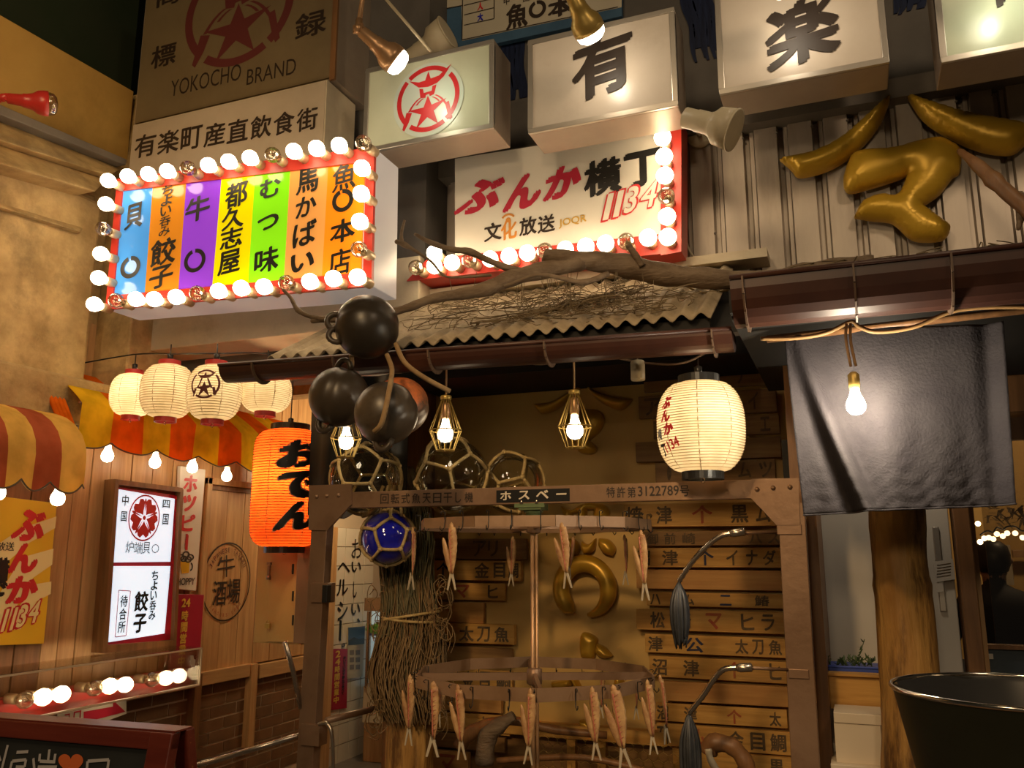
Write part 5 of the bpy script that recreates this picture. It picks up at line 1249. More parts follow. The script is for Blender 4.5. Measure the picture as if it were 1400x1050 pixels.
# ================================================================ FISH DRYING RACK
pr = PY(YE); t = thing('drying_rack', 'brown steel fish drying rack frame with lettered top beam, ring carriers and hooks', 'rack', WY(760, 1100, YE))
def rq(x0, x1, y0, y1, th, nm, mat='steel', y=YE, bev=.002):
    pl = PY(y); xm = (x0 + x1) / 2; ym = (y0 + y1) / 2
    q = MB(); q.box(pl.uv(x0, ym)[0], pl.uv(x1, ym)[0], y, y + th, pl.uv(xm, y1)[1], pl.uv(xm, y0)[1]); return q.build(nm, M[mat], t, bevel=bev)
bz0, bz1 = pr.uv(760, 664)[1], pr.uv(760, 688)[1]; bxa, bxb = pr.uv(424, 680)[0], pr.uv(1092, 680)[0]
q = MB(); q.box(bxa, bxb, YE, YE + .04, bz1, bz0); q.build('top_beam', M['steel'], t, bevel=.002)
def post(x_t, x_b, w, nm):
    a, b = WY(x_t, 688, YE + .02), WY(x_b, 1050, YE + .02); d = b - a; b2 = a + d * 1.6
    q = MB(); q.bar(a, b2, w, .05, (0, 1, 0)); q.build(nm, M['steel'], t, bevel=.002)
post(443, 421, .075, 'post'); post(1082, 1102, .085, 'post')
for (pts) in ([(425, 664), (482, 662), (482, 690), (452, 722), (450, 725), (424, 725)], [(1028, 655), (1092, 654), (1094, 718), (1062, 718), (1028, 682)]):
    P = [pr.uv(*p) for p in pts]; vs, fs = tri2(P); q = MB(); n = len(vs)
    q.add([pr.w(u, v, .012) for u, v in vs] + [pr.w(u, v, .0) for u, v in vs], [f for f in fs] + [tuple(n + i for i in f[::-1]) for f in fs] + [(i, (i + 1) % n, n + (i + 1) % n, n + i) for i in range(n)]); g = q.build('gusset_plate', M['steel'], t)
    for (bx, by) in (((433, 679), (447, 678), (463, 677)) if pts[0][0] < 500 else ((1035, 669), (1057, 667), (1080, 666))):
        q = MB(); q.ball(WY(bx, by, YE - .013), .0085, 10, 6); q.build('rivet', M['steel'], g)
rq(1062, 1096, 717, 731, .06, 'collar', y=YE - .01); rq(425, 447, 797, 824, .06, 'hinge_plate', y=YE - .015); rq(440, 447, 800, 824, .03, 'hinge_pin', 'blackp', YE - .03)
rq(411, 436, 990, 1020, .06, 'hinge_plate', y=YE - .015); rq(1078, 1106, 915, 928, .06, 'collar', y=YE - .01)
ink(pr, [put(pr, ch, 526 + 14.4 * i, 682 - i * .25, 11.5 if ch != 'し' else 8, 14, .012) for i, ch in enumerate('回転式魚天日干し機')], M['ink'], t, lift=.0015)
q = MB(); u0, u1 = pr.uv(679, 677)[0], pr.uv(779, 677)[0]; v0, v1 = pr.uv(730, 669)[1], pr.uv(730, 686)[1]; q.hexa([pr.w(u0, v1, .003), pr.w(u1, v1, .003), pr.w(u1, v0, .003), pr.w(u0, v0, .003)], [pr.w(u0, v1), pr.w(u1, v1), pr.w(u1, v0), pr.w(u0, v0)]); q.build('name_plate', M['blackp'], t)
ink(pr, [put(pr, 'ホ', 692, 678, 15, 12, .03), put(pr, 'ス', 717, 677, 15, 12, .03), put(pr, 'ベ', 742, 676, 17, 12, .03), put(pr, 'ー', 768, 675.5, 14, 2.5, .03)], M['card'], t, lift=.0045)
ink(pr, [put(pr, ch, 835 + 14.3 * i, 673, 11.5, 15, .01) for i, ch in enumerate('特許第')] + [put(pr, '3122789', 900, 671, 56, 13.5, .012), put(pr, '号', 936, 671, 13, 15, .01)], M['ink'], t, lift=.0015)
# drive unit and rotating rod
xc = WY(730, 800, YE + .05).x; yc = YE + .05; RR = .435
zb1 = 1.63; zb2 = 1.07
q = MB(); q.box(xc - .045, xc + .045, yc - .045, yc + .04, bz1 - .022, bz1 + .004); q.box(xc - .06, xc + .06, yc - .05, yc - .04, bz1 - .014, bz1 + .004); q.build('drive_plate', M['cordgreen'], t, bevel=.002)
q = MB(); q.lathe([(.03, -.05), (.03, -.022), (.036, -.02), (.036, 0)], (xc, yc, bz1 - .01), n=16); q.build('drive_hub', M['cordgreen'], t)
for s in (-1, 1):
    q = MB(); q.lathe([(.009, 0), (.009, .012), (.005, .018)], (xc + s * .03, yc - .045, bz1 + .0), n=8); q.build('bolt', M['steelL'], t)
q = MB(); q.tube([(xc - .006, yc, bz1 - .03), (xc - .006, yc, .3)], .0075, 10); q.tube([(xc + .009, yc + .004, bz1 - .03), (xc + .009, yc + .004, .3)], .006, 8); q.build('centre_rod', M['copper'], t)
def carrier(z, h, ph, rr=RR):
    n = 10; P = [V((xc + rr * math.cos(2 * PI * k / n + ph), yc + rr * math.sin(2 * PI * k / n + ph), z)) for k in range(n)]
    for k in range(n):
        q = MB(); q.bar(P[k], P[(k + 1) % n], .006, h); q.build('ring_slat', M['woodring'], t)
    for k in range(4):
        a = PI / 2 * k + .35 + ph; e = V((xc + rr * .97 * math.cos(a), yc + rr * .97 * math.sin(a), z)); q = MB(); q.bar((xc, yc, z), e, .014, .026); q.build('ring_arm', M['steel'], t)
    q = MB(); q.lathe([(.02, -.03), (.028, -.025), (.028, .025), (.02, .03)], (xc, yc, z), n=14); q.build('ring_hub', M['steel'], t)
    return P
M['woodring'] = pmat('ring_slat', (.22, .125, .065), (.34, .21, .125), 5, .45, .25)
carrier(zb1 - .018, .036, .2); carrier(zb2, .042, .05)
hookM = MB(); hookM.tube([V((0, -.006, .02)), V((0, -.012, .026)), V((0, -.006, .03)), V((0, .006, .028)), V((0, .007, .0)), V((0, .004, -.025)), V((0, -.006, -.035)), V((0, -.014, -.028)), V((0, -.013, -.02))], .0018, 5)
ME['hook'] = _mesh(hookM, 'hook', M['blackp']); off = t.location
rs = random.Random(11)
for z in (zb1, zb2):
    for k in range(26):
        a = 2 * PI * k / 26 + rs.uniform(-.06, .06) + (.1 if z == zb1 else 0); p = V((xc + (RR - .003) * math.cos(a), yc + (RR - .003) * math.sin(a), z - .012))
        h = link('hook', ME['hook'], t, p - off); h.rotation_euler = (0, 0, a + PI / 2)
# cross tubes of the rack
q = MB(); q.tube([WY(250, 1052, 2.9), WY(415, 1004, YE + .02)], .011, 8); q.build('rail_tube', M['steelL'], t)
q = MB(); q.tube([WY(447, 985, YE), WY(516, 968, YE + .4)], .014, 8); q.build('rail_tube', M['steel'], t)
q = MB(); q.tube(smooth_path([WY(436, 990, 2.95), WY(446, 989, 2.95), WY(453, 1000, 2.95), WY(455, 1030, 2.95), WY(455, 1080, 2.95)], 4), .008, 8); q.build('bent_tube', M['steelL'], t)
q = MB(); q.tube([WY(390, 878, 2.9), WY(400, 915, 2.95), WY(411, 968, YE)], .010, 8); q.build('rail_tube', M['steelL'], t)

# dried fish ---------------------------------------------------
def fish_proto(kind, seed):
    rs = random.Random(seed); g = {}
    def loft(P, W):                               # centre line points and half widths, thin oval section
        q = MB(); vs, fs = [], []; m_ = 8; n = len(P) - 1
        for (x, y, z), w in zip(P, W):
            for k in range(m_): a = 2 * PI * k / m_; vs.append((x + math.cos(a) * w, y + math.sin(a) * min(.007, w * .6), z))
        for i in range(n):
            for k in range(m_): fs.append((i * m_ + k, i * m_ + (k + 1) % m_, (i + 1) * m_ + (k + 1) % m_, (i + 1) * m_ + k))
        fs.append(tuple(range(m_))); fs.append(tuple(n * m_ + k for k in range(m_))[::-1]); q.add(vs, fs, True); return q
    L0 = .165; S_ = [i / 14 for i in range(15)]
    w0 = {'open': .0165, 'thin': .010}[kind]
    main = loft([(.004 + .003 * math.sin(3 * s), -.002, -.012 - L0 * s) for s in S_], [w0 * (.35 + .9 * math.sin(PI * min(1, s * .8 + .12))) * (1 - s) ** .55 + .0028 + .0012 * math.sin(s * 40) for s in S_])
    g['fillet'] = [_mesh(main, 'fillet', M['fish'])]
    if kind != 'thin':
        T_ = [.22 + .78 * i / 10 for i in range(11)]
        flap = loft([(-.036 * (1 - s) ** 1.0 - .002, -.012 * (1 - s), -.012 - L0 * s) for s in T_], [.002 + .011 * math.sin(PI * (s - .2) / .85) ** .8 + .001 * math.sin(s * 50) for s in T_]); g['fillet'].append(_mesh(flap, 'fillet', M['fish']))
    q = MB(); q.tube([(-.003 + .005 * s / 10, -.0085, -.02 - L0 * .9 * s / 10) for s in range(11)], .0022, 5)
    for i in range(9):
        z = -.03 - i * .015; q.tube([(-.002, -.009, z), (.009, -.009, z + .007)], .0013, 3)
    g['spine'] = [_mesh(q, 'spine', M['fishR'])]
    q = MB(); z0 = -.012 - L0
    for s in (-1, 1): q.hexa([(-.005, -.003, z0 + .01), (.005, -.003, z0 + .01), (s * .016 + .003, -.002, z0 - .055), (s * .016 - .003, -.002, z0 - .055)], [(-.005, .003, z0 + .01), (.005, .003, z0 + .01), (s * .016 + .003, .001, z0 - .055), (s * .016 - .003, .001, z0 - .055)])
    g['tail'] = [_mesh(q, 'tail', M['fishT'])]
    q = MB(); q.lathe([(.001, -.03), (.010, -.018), (.008, -.002), (.001, .006)], (0, 0, 0), n=8, sy=.6); g['head'] = [_mesh(q, 'head', M['fish'])]
    return g
FP = [fish_proto('open', 1), fish_proto('thin', 2)]
def hang_fish(label, px, py, z, L, kind, w=1.0, tilt=0, yaw=0, back=False):
    best = None
    for k in range(720):
        a = 2 * PI * k / 720; p = V((xc + (RR + .0) * math.cos(a), yc + (RR + .0) * math.sin(a), z))
        if (math.sin(a) > .15) != back and not (-.15 < math.sin(a) <= .15): continue
        d = p - CAM; u = 700 + FPX * d.dot(RGT) / d.dot(FWD); e = abs(u - px)
        if best is None or e < best[0]: best = (e, p, a)
    p = best[1] + (V((math.cos(best[2]), math.sin(best[2]), 0)) * .022); d = p - CAM; v0 = 525 - FPX * d.dot(UP) / d.dot(FWD)
    p.z -= max(-.02, min(.05, (py - v0) * dist(p) / FPX))
    r = thing('dried_fish', label, 'fish', p, 'dried fish on the drying rack'); s = L * dist(p) / FPX / .232
    r.scale = (s * w, s, s); r.rotation_euler = (0, tilt, yaw)
    for nm, L_ in FP[kind].items():
        for me in L_: link(nm, me, r)
E2 = 'dried split fish on the upper ring, '
for i, (px, py, L, kd, w, ti, ya_, bk, lb) in enumerate([(573, 722, 82, 1, .8, .02, .9, False, 'leftmost, edge on by the blue float'), (623, 716, 88, 0, .95, -.02, 0, False, 'golden, second from left'),
    (702, 738, 66, 0, .8, .03, .2, True, 'small one left of the centre rod'), (765, 716, 86, 0, 1.0, -.1, -.2, False, 'right of centre rod, tail over the ring letter'),
    (781, 740, 56, 1, .9, .14, .3, True, 'short, behind the pale one'), (848, 733, 66, 1, .9, 0, .7, True, 'dark narrow one near the right end'), (868, 726, 92, 0, .9, -.05, -.3, False, 'rightmost, pale with a long tail')]):
    hang_fish(E2 + lb, px, py, zb1, L, kd, w, ti, ya_, bk)
E3 = 'dried split fish on the lower ring, '
for i, (px, py, L, kd, w, ti, ya_, bk, lb) in enumerate([(569, 924, 90, 0, .8, 0, .1, False, 'leftmost, pink, in front of the net bundle'), (600, 920, 95, 1, 1.2, .0, .2, False, 'thin one second from the left'), (612, 918, 72, 0, .9, .12, -.1, True, 'red fleshed one behind the thin left one'),
    (632, 928, 94, 0, .9, -.08, 0, False, 'tilted, fourth from the left'), (726, 930, 96, 0, .9, .04, .0, False, 'brown one in front of the centre rod'), (806, 926, 92, 0, .95, -.05, 0, False, 'pinkish one right of the centre'),
    (833, 927, 104, 0, 1.1, -.14, 0, False, 'largest red fish with a pale forked tail'), (818, 918, 60, 1, 1.0, .05, .4, True, 'dark narrow one behind the largest'), (862, 918, 62, 1, .8, 0, .5, True, 'small dark one near the right end'), (877, 922, 94, 0, .8, -.06, .3, False, 'second from the right with a red spine'), (894, 912, 88, 1, .8, -.1, .9, False, 'rightmost, thin and pale')]):
    hang_fish(E3 + lb, px, py, zb2, L, kd, w, ti, ya_, bk)

# feather dusters on gooseneck tubes
def duster(label, pts, yb_, top, n=26, L=.2, seed=1):
    P = smooth_path([WY(a, b, y) for a, b, y in pts], 8); t = thing('duster', label, 'duster', P[0]); q = MB(); m = len(P)
    q.tube(P, [.0085 + .0016 * (i % 2) for i in range(m)], 8); q.build('gooseneck', M['chrome'], t)
    d = (P[1] - P[0]).normalized(); q = MB(); q.lathe([(.011, -.012), (.014, 0), (.014, .035), (.009, .038)], P[0], d * -1, 12); q.build('nozzle', M['steelL'], t)
    e = P[-1]; rs = random.Random(seed); q = MB()
    for k in range(n):
        a = 2 * PI * k / n; r = .028 * rs.uniform(.5, 1); Q = [e, e + V((r * math.cos(a), r * math.sin(a), -L * .3)), e + V((r * 1.05 * math.cos(a), r * math.sin(a), -L * .7)), e + V((r * .7 * math.cos(a), r * .5 * math.sin(a), -L * rs.uniform(.9, 1.1)))]
        q.tube(smooth_path(Q, 3), [.003, .004, .006, .006, .007, .007, .007, .005, .004, .002], 5)
    q.build('strips', pmat('dark_strips', (.03, .032, .035), (.07, .07, .075), 9, .35), t)
duster('dark feather duster on a chrome gooseneck, upper one before the name boards', [(1003, 729, 2.9), (985, 733, 2.9), (965, 748, 2.9), (945, 770, 2.9), (928, 795, 2.9)], 0, 0, seed=4)
duster('dark feather duster on a chrome gooseneck, lower one before the name boards', [(1012, 913, 2.9), (990, 915, 2.9), (975, 930, 2.9), (962, 950, 2.9), (942, 975, 2.9)], 0, 0, L=.26, seed=5)
q = MB(); q.tube([WY(1012, 729, 2.91), WY(1070, 727, YE + .01)], .006, 6); q.tube([WY(1022, 913, 2.91), WY(1085, 916, YE + .01)], .006, 6); q.build('duster_arm', M['steel'], bpy.data.objects['drying_rack'])

# ================================================================ POST WITH NET BUNDLE
t = thing('wooden_post', 'wooden post wrapped in a thick bundle of old fishing net cords', 'post', WY(560, 1080, 3.5))
q = MB(); q.tube([WY(560, 1100, 3.5) + V((0, 0, -.9)), WY(560, 1000, 3.5), WY(562, 900, 3.5), WY(562, 700, 3.5)], [.105, .105, .10, .08], 16); q.build('post', M['post'], t)
rs = random.Random(5)
prof = [(640, 552, 12), (690, 556, 30), (740, 556, 36), (790, 556, 34), (835, 560, 36), (870, 562, 44), (920, 556, 50), (965, 560, 44), (985, 562, 36)]
def netbundle(n, mat, name, y0, y1, seed, rad):
    rs = random.Random(seed); q = MB(); pf = [p for p in prof if y0 <= p[0] <= y1]
    for k in range(n):
        a = rs.uniform(0, 2 * PI); s = rs.uniform(.86, 1.08); P = []; w1, w2 = rs.uniform(0, 6), rs.uniform(0, 6)
        i0 = rs.randint(0, max(0, len(pf) - 4)); i1 = rs.randint(min(len(pf), i0 + 3), len(pf))
        for (py, px, w) in pf[i0:i1]:
            c = WY(px, py, 3.45); r = w * dist(c) / FPX * s; aa = a + .2 * math.sin(py * .03 + w1); P.append(c + V((r * math.cos(aa) + .006 * math.sin(py * .1 + w2), r * .9 * math.sin(aa), rs.uniform(-.01, .01))))
        if len(P) > 1: q.tube(smooth_path(P, 3), rs.uniform(.002, .0042), 3, cap=False)
    o = q.build(name, mat, t); o['kind'] = 'stuff'; return o
netbundle(330, M['net'], 'net_cords', 640, 880, 1, 1); netbundle(420, M['netB'], 'net_cords', 780, 990, 2, 1)
q = MB()
for (py, px, w) in prof[1:-1]: pass
ring_path = [(700, 556, 26), (790, 556, 30), (870, 562, 38), (920, 556, 44), (980, 562, 34)]
q.tube([WY(px, py, 3.45) for py, px, w in ring_path], [w * .92 * dist(WY(px, py, 3.45)) / FPX for py, px, w in ring_path], 16); q.build('bundle_core', M['net'], t)
q = MB()
for (py, tilt_) in ((842, .02), (846, -.01)):
    c = WY(562, py, 3.45); q.tube([c + V((.128 * math.cos(a / 20 * 2 * PI), .12 * math.sin(a / 20 * 2 * PI), tilt_ * math.cos(a / 20 * 2 * PI))) for a in range(20)], .006, 6, closed=True)
q.build('tie_cord', M['rope'], t)
q = MB()
for i in range(60):
    side = rs.choice((-1, 1)); yy = rs.choice((rs.uniform(790, 880), rs.uniform(940, 1000))); c = WY(560 + side * rs.uniform(30, 52), yy, 3.4 + rs.uniform(-.1, .1)); r = rs.uniform(.015, .05); a0 = rs.uniform(0, 6)
    q.tube(smooth_path([c + V((r * math.cos(a0 + j * .8), rs.uniform(-.02, .02), r * 1.5 * math.sin(a0 + j * .8))) for j in range(7)], 2), .0022, 3, cap=False)
o = q.build('loose_loops', M['netB'], t); o['kind'] = 'stuff'

# ================================================================ LEFT: CABINET, DARK CLOTH, SHOWCASE, AWNINGS
yc_ = 3.68; pl = PY(yc_); t = thing('cabinet', 'ochre metal wall cabinet with a padlocked door below the orange lantern', 'cabinet', pl.pt(380, 880))
def pq(x0, x1, y0, y1, y, th, nm, mat, t, bev=.002):
    pl = PY(y); xm, ym = (x0 + x1) / 2, (y0 + y1) / 2; q = MB(); q.box(pl.uv(x0, ym)[0], pl.uv(x1, ym)[0], y, y + th, pl.uv(xm, y1)[1], pl.uv(xm, y0)[1]); return q.build(nm, M[mat] if isinstance(mat, str) else mat, t, bevel=bev)
och = pmat('cabinet_ochre', (.46, .28, .09), (.52, .33, .12), 3, .45)
pq(350, 415, 748, 880, yc_, .16, 'body', och, t); d_ = pq(367, 404, 750, 878, yc_ - .012, .012, 'door', och, t)
for yy in (778, 815, 848): pq(399, 401, yy - 7, yy + 7, yc_ - .016, .006, 'hinge', 'blackp', d_, 0)
pq(371, 400, 754, 755, yc_ - .014, .003, 'groove', 'blackp', d_, 0)
c = WY(366, 853, yc_ - .03); q = MB(); q.box(c.x - .014, c.x + .014, c.y - .006, c.y + .006, c.z - .022, c.z + .002); q.tube([c + V((.009 * math.cos(k / 8 * PI), 0, .004 + .014 * math.sin(k / 8 * PI))) for k in range(9)], .0025, 6); q.build('padlock', M['brass'], t)
c = WY(368, 773, yc_ - .03); q = MB(); q.bar(c + V((-.012, 0, .01)), c + V((.012, 0, .01)), .01, .014); q.bar(c, c + V((0, 0, -.05)), .012, .01); q.lathe([(.012, -.07), (.012, -.05)], c, n=10); q.build('latch', M['steel'], t)
pq(404, 424, 745, 880, 3.6, .05, 'bracket_board', 'steel', t)
yk = 3.36; q = MB(); nseg = 16; a, b = WY(424, 600, yk), WY(556, 600, yk); zt_, zb_ = WY(440, 520, yk).z, WY(440, 704, yk).z; vs, fs = [], []
for j in range(9):
    for i in range(nseg + 1):
        x = a.x + (b.x - a.x) * i / nseg; vs.append((x, yk + .012 * math.sin(i * 1.3 + j * .1), zt_ + (zb_ - zt_) * j / 8 + (.02 * math.sin(i * .8) if j == 8 else 0)))
n = len(vs); vs += [(x, y + .004, z) for x, y, z in vs]
for j in range(8):
    for i in range(nseg): k = j * (nseg + 1) + i; fs += [(k, k + 1, k + nseg + 2, k + nseg + 1), (n + k + nseg + 1, n + k + nseg + 2, n + k + 1, n + k)]
q.add(vs, fs, True); t = thing('dark_cloth', 'black cloth hanging behind the left end of the rack beam', 'cloth', a); q.build('cloth', M['blackp'], t)
# showcase
t = thing('showcase', 'chilled glass display case with green produce beyond the tiled wall', 'display case', WY(512, 950, 5.8))
pq(498, 560, 818, 836, 5.8, .5, 'canopy', 'steelL', t); pq(496, 560, 940, 990, 5.8, .5, 'base', 'cream', t); pq(500, 560, 836, 940, 6.25, .03, 'back_panel', 'showglass', t)
pq(500, 560, 836, 940, 5.8, .01, 'glass_front', 'glass', t); pq(500, 503, 836, 940, 5.79, .02, 'corner_strip', 'steelL', t); pq(504, 560, 905, 915, 5.9, .3, 'shelf', 'steelL', t)
rs = random.Random(8)
for k in range(9):
    c = WY(509 + k * 3.3, 862 + rs.uniform(-5, 4), 6.0); q = MB()
    for j in range(7): q.ball(c + V((rs.uniform(-.03, .03), rs.uniform(-.03, .03), rs.uniform(-.03, .03))), .022, 7, 5)
    q.build('leafy_bunch', emat('leaf_glow', (.05, .22, .03), .12, (.1, .4, .06)) if k == 0 else bpy.data.materials['leaf_glow'], t)  # leaves glow slightly by themselves, standing in for light in the case
pq(504, 560, 855, 870, 6.15, .05, 'rear_tray', 'blue', t)
# counter under
pq(496, 560, 990, 1090, 5.9, .3, 'counter', 'wood', t)

# awnings
def awning(name, label, x_wall, drop_out, y0, y1, z_top, z_mid, z_val, stripes, mats, scal, phase=0, rim=.03, curve=1.0, depth_mid=None):
    t = thing(name, label, 'awning', (x_wall, y0, z_mid)); n = stripes
    SEG = 8; scal_n = scal
    def ztrim(y): 
        f = ((y - y0) / (y1 - y0) * scal_n + phase) % 1; return z_val + .045 * (1 - abs(math.sin(PI * f)) ** .8)
    for s in range(n):
        ya, yb2 = y0 + (y1 - y0) * s / n, y0 + (y1 - y0) * (s + 1) / n; q = MB(); vs, fs = [], []
        for i in range(SEG + 1):
            y = ya + (yb2 - ya) * i / SEG
            pr_ = [(x_wall, z_top)]
            for k in range(1, 7):
                a = k / 6 * PI / 2 * curve; pr_.append((x_wall + drop_out * math.sin(a) / math.sin(PI / 2 * curve), z_mid + (z_top - z_mid) * math.cos(a) if curve >= 1 else z_top + (z_mid - z_top) * (k / 6)))
            zt_ = ztrim(y); wv = .008 * math.sin(y * 23)
            pr_ += [(x_wall + drop_out + wv, z_mid + (zt_ - z_mid) * .5), (x_wall + drop_out + wv * 1.5, zt_)]
            for (x, z) in pr_: vs.append((x, y, z))
        m_ = len(pr_); N_ = len(vs); vs += [(x - .003, y, z - .003) for x, y, z in vs]
        for i in range(SEG):
            for k in range(m_ - 1):
                a = i * m_ + k; fs += [(a, a + 1, a + m_ + 1, a + m_), (N_ + a + m_, N_ + a + m_ + 1, N_ + a + 1, N_ + a)]
        q.add(vs, fs, True); q.build('stripe', M[mats[s % len(mats)]], t)
    q = MB(); q.tube([(x_wall + drop_out + .003 + .008 * math.sin((y0 + (y1 - y0) * i / 160) * 23) * 1.5, y0 + (y1 - y0) * i / 160, ztrim(y0 + (y1 - y0) * i / 160)) for i in range(161)], .004, 5); q.build('piping', M['trimk'], t)
    q = MB(); q.tube([(x_wall + drop_out - .02, y0, z_mid), (x_wall + drop_out - .02, y1, z_mid)], .008, 6); q.build('frame_tube', M['steel'], t)
    return t
xw = XL + .03
pa = PX(xw + .28)
y0_, y1_ = WX(112, 560, xw + .28).y, WX(430, 640, xw + .28).y
awning('awning', 'orange and yellow striped awning with scalloped edge behind the paper lanterns', xw, .28, y0_, y1_, WX(110, 524, xw).z + .05, WX(240, 590, xw + .28).z + .06, WX(240, 622, xw + .28).z - .03, 10, ['awnY', 'awnO'], 6.3, .35, curve=.6)
# gathered end of the awning
q = MB(); 
for k in range(6):
    y = y0_ - .012 - .012 * k; q.tube(smooth_path([(xw + .02, y, WX(110, 520, xw).z + .05), (xw + .14, y - .01 * (k % 2), WX(112, 540, xw + .2).z), (xw + .26, y, WX(112, 590, xw + .28).z)], 3), .012, 6)
t = thing('gathered_cloth', 'bunched orange and yellow plastic cloth at the corner end of the striped awning', 'cloth', (xw, y0_, 2.2)); q.build('folds', M['awnO'], t)
x2 = XL + .20
yn0, yn1 = WX(-120, 600, x2 + .3).y, WX(118, 630, x2 + .3).y
awning('awning', 'rounded faded red and cream striped awning at the left edge', x2, .30, yn0, yn1, WX(50, 563, x2).z, WX(60, 622, x2 + .3).z, WX(60, 672, x2 + .3).z, 6, ['awnR', 'awnC'], 5.0, .1)

# chalkboard A frame
P1 = CAM + ray(243, 1001) * 1.95; d0 = ray(-70, 977); P0 = CAM + d0 * ((P1.z - CAM.z) / d0.z)
u = (P1 - P0); u.z = 0; L_ = u.length; u.normalize(); nrm = V((u.y, -u.x, 0)); zt0 = P1.z
t = thing('chalkboard', 'A-frame chalkboard with worn red painted frame and chalk writing, bottom left', 'chalkboard', P1)
tl = V((0, 0, 1)) * .97 - nrm * -.0; back = -nrm * .22
dn = (V((0, 0, -1)) + nrm * .18).normalized()
def cb(a, b, w, nm, mat, off_=0): q = MB(); q.bar(a, b, w, .03, nrm); return q.build(nm, M[mat], t, bevel=.003)
A0, A1 = V((P0.x, P0.y, zt0)), V((P1.x, P1.y, zt0))
# plane of the board
q = MB(); q.hexa([A0 + nrm * .002, A1 + nrm * .002, A1 + dn * 1.0 + nrm * .002, A0 + dn * 1.0 + nrm * .002], [A0 - nrm * .006, A1 - nrm * .006, A1 + dn * 1.0 - nrm * .006, A0 + dn * 1.0 - nrm * .006]); q.build('board', M['chalk'], t)
hw = .038
q = MB(); q.hexa([A0 + nrm * .016, A1 + nrm * .016, A1 + dn * hw + nrm * .016, A0 + dn * hw + nrm * .016], [A0 - nrm * .012, A1 - nrm * .012, A1 + dn * hw - nrm * .012, A0 + dn * hw - nrm * .012]); q.build('frame_rail', M['mahog'], t, bevel=.003)
for A_, s in ((A1, -1), (A0, 1)):
    B_ = A_ + u * s * .062; q = MB(); q.hexa([A_ + nrm * .018, B_ + nrm * .018, B_ + dn + nrm * .018, A_ + dn + nrm * .018], [A_ - nrm * .012, B_ - nrm * .012, B_ + dn - nrm * .012, A_ + dn - nrm * .012]); q.build('frame_stile', M['mahog'], t, bevel=.003)
dn2 = (V((0, 0, -1)) - nrm * .22).normalized()
for A_ in (A1, A0 + u * .05):
    q = MB(); C_ = A_ - nrm * .03; q.hexa([C_, C_ - u * .04, C_ - u * .04 + dn2, C_ + dn2], [C_ - nrm * .03, C_ - u * .04 - nrm * .03, C_ - u * .04 + dn2 - nrm * .03, C_ + dn2 - nrm * .03]); q.build('rear_leg', M['mahog'], t, bevel=.003)
q = MB(); q.hexa([A0 + nrm * .01 + V((0, 0, .004)), A1 + nrm * .01 + V((0, 0, .004)), A1 - nrm * .05 + V((0, 0, .004)), A0 - nrm * .05 + V((0, 0, .004))], [A0 + nrm * .01, A1 + nrm * .01, A1 - nrm * .05, A0 - nrm * .05]); q.build('top_cap', M['mahog'], t)
pc = Plane(A0, u, nrm)
def cfm(px, py):                                          # photograph pixel to board surface coordinates
    d = ray(px, py); n_ = u.cross(dn).normalized(); s = (A0 - CAM).dot(n_) / d.dot(n_); p = CAM + d * s - A0; return (p.dot(u), p.dot(dn))
cw = lambda a, b: A0 + u * a + dn * b + nrm * .005
def chalk(segs, w, mat, nm='chalk_writing'):
    it = []
    for a, b in segs:
        A, B = V(cfm(*a)), V(cfm(*b)); d = (B - A).normalized(); n = V((-d.y, d.x)) * w / 2; it.append(([tuple(A - n), tuple(B - n), tuple(B + n), tuple(A + n)], [(0, 1, 2, 3)]))
    return ink(None, it, mat, t, nm, fm=cw)
chalk([((13, 1018), (5, 1050)), ((0, 1030), (3, 1040)), ((25, 1028), (41, 1027)), ((19, 1040), (38, 1038)), ((19, 1040), (14, 1060)), ((38, 1038), (36, 1048)), ((24, 1048), (36, 1048)), ((48, 1036), (50, 1060)), ((57, 1030), (56, 1040)), ((70, 1024), (68, 1040)), ((78, 1030), (76, 1043)), ((57, 1040), (77, 1041)), ((54, 1048), (80, 1048)), ((58, 1050), (57, 1064)), ((66, 1050), (66, 1064)),
       ((122, 1040), (120, 1066)), ((122, 1040), (151, 1038)), ((151, 1038), (147, 1066))], .007, M['chalkw'])
hc = [(math.sin(a) ** 3, (13 * math.cos(a) - 5 * math.cos(2 * a) - 2 * math.cos(3 * a) - math.cos(4 * a)) / 16) for a in [2 * PI * i / 40 for i in range(40)]]
ink(None, [tri2([cfm(99 + x * 17, 1043 - y * 17) for x, y in hc])], M['chalko'], t, 'chalk_heart', fm=cw)

# ================================================================ RIGHT: NOREN, POST, SHELF, BUCKET, WINDOW INTERIOR
yN2 = 2.62
TL, TR, BR_, BL_ = WY(1072, 462, yN2), WY(1372, 436, yN2), WY(1389, 689, yN2), WY(1098, 704, yN2)
q = MB(); nx_, nz_ = 90, 60; vs, fs = [], []
for j in range(nz_ + 1):
    f = j / nz_
    for i in range(nx_ + 1):
        s = i / nx_; p = (TL.lerp(TR, s)).lerp(BL_.lerp(BR_, s), f)
        dy = .018 * math.sin(s * 9 + .5) * (.4 + f) + .006 * math.sin(s * 23 + 1.2 * f) * f
        g = s - (.07 + .25 * f ** 1.3); dy -= .07 * math.exp(-(g / .042) ** 2) * (.25 + .75 * f); dy += .02 * math.exp(-((g + .07) / .04) ** 2) * f
        dy += .0018 * math.sin(s * 60 + f * 30 + 3 * math.sin(f * 17)) * f ** 3 + .0022 * math.sin(f * 80 + s * 25 + 2 * math.sin(s * 31)) * f ** 4
        dy += .03 * math.exp(-((s - .93) / .05) ** 2) * .6
        vs.append(p + V((0, dy, .006 * math.sin(s * 5) * (1 - f))))
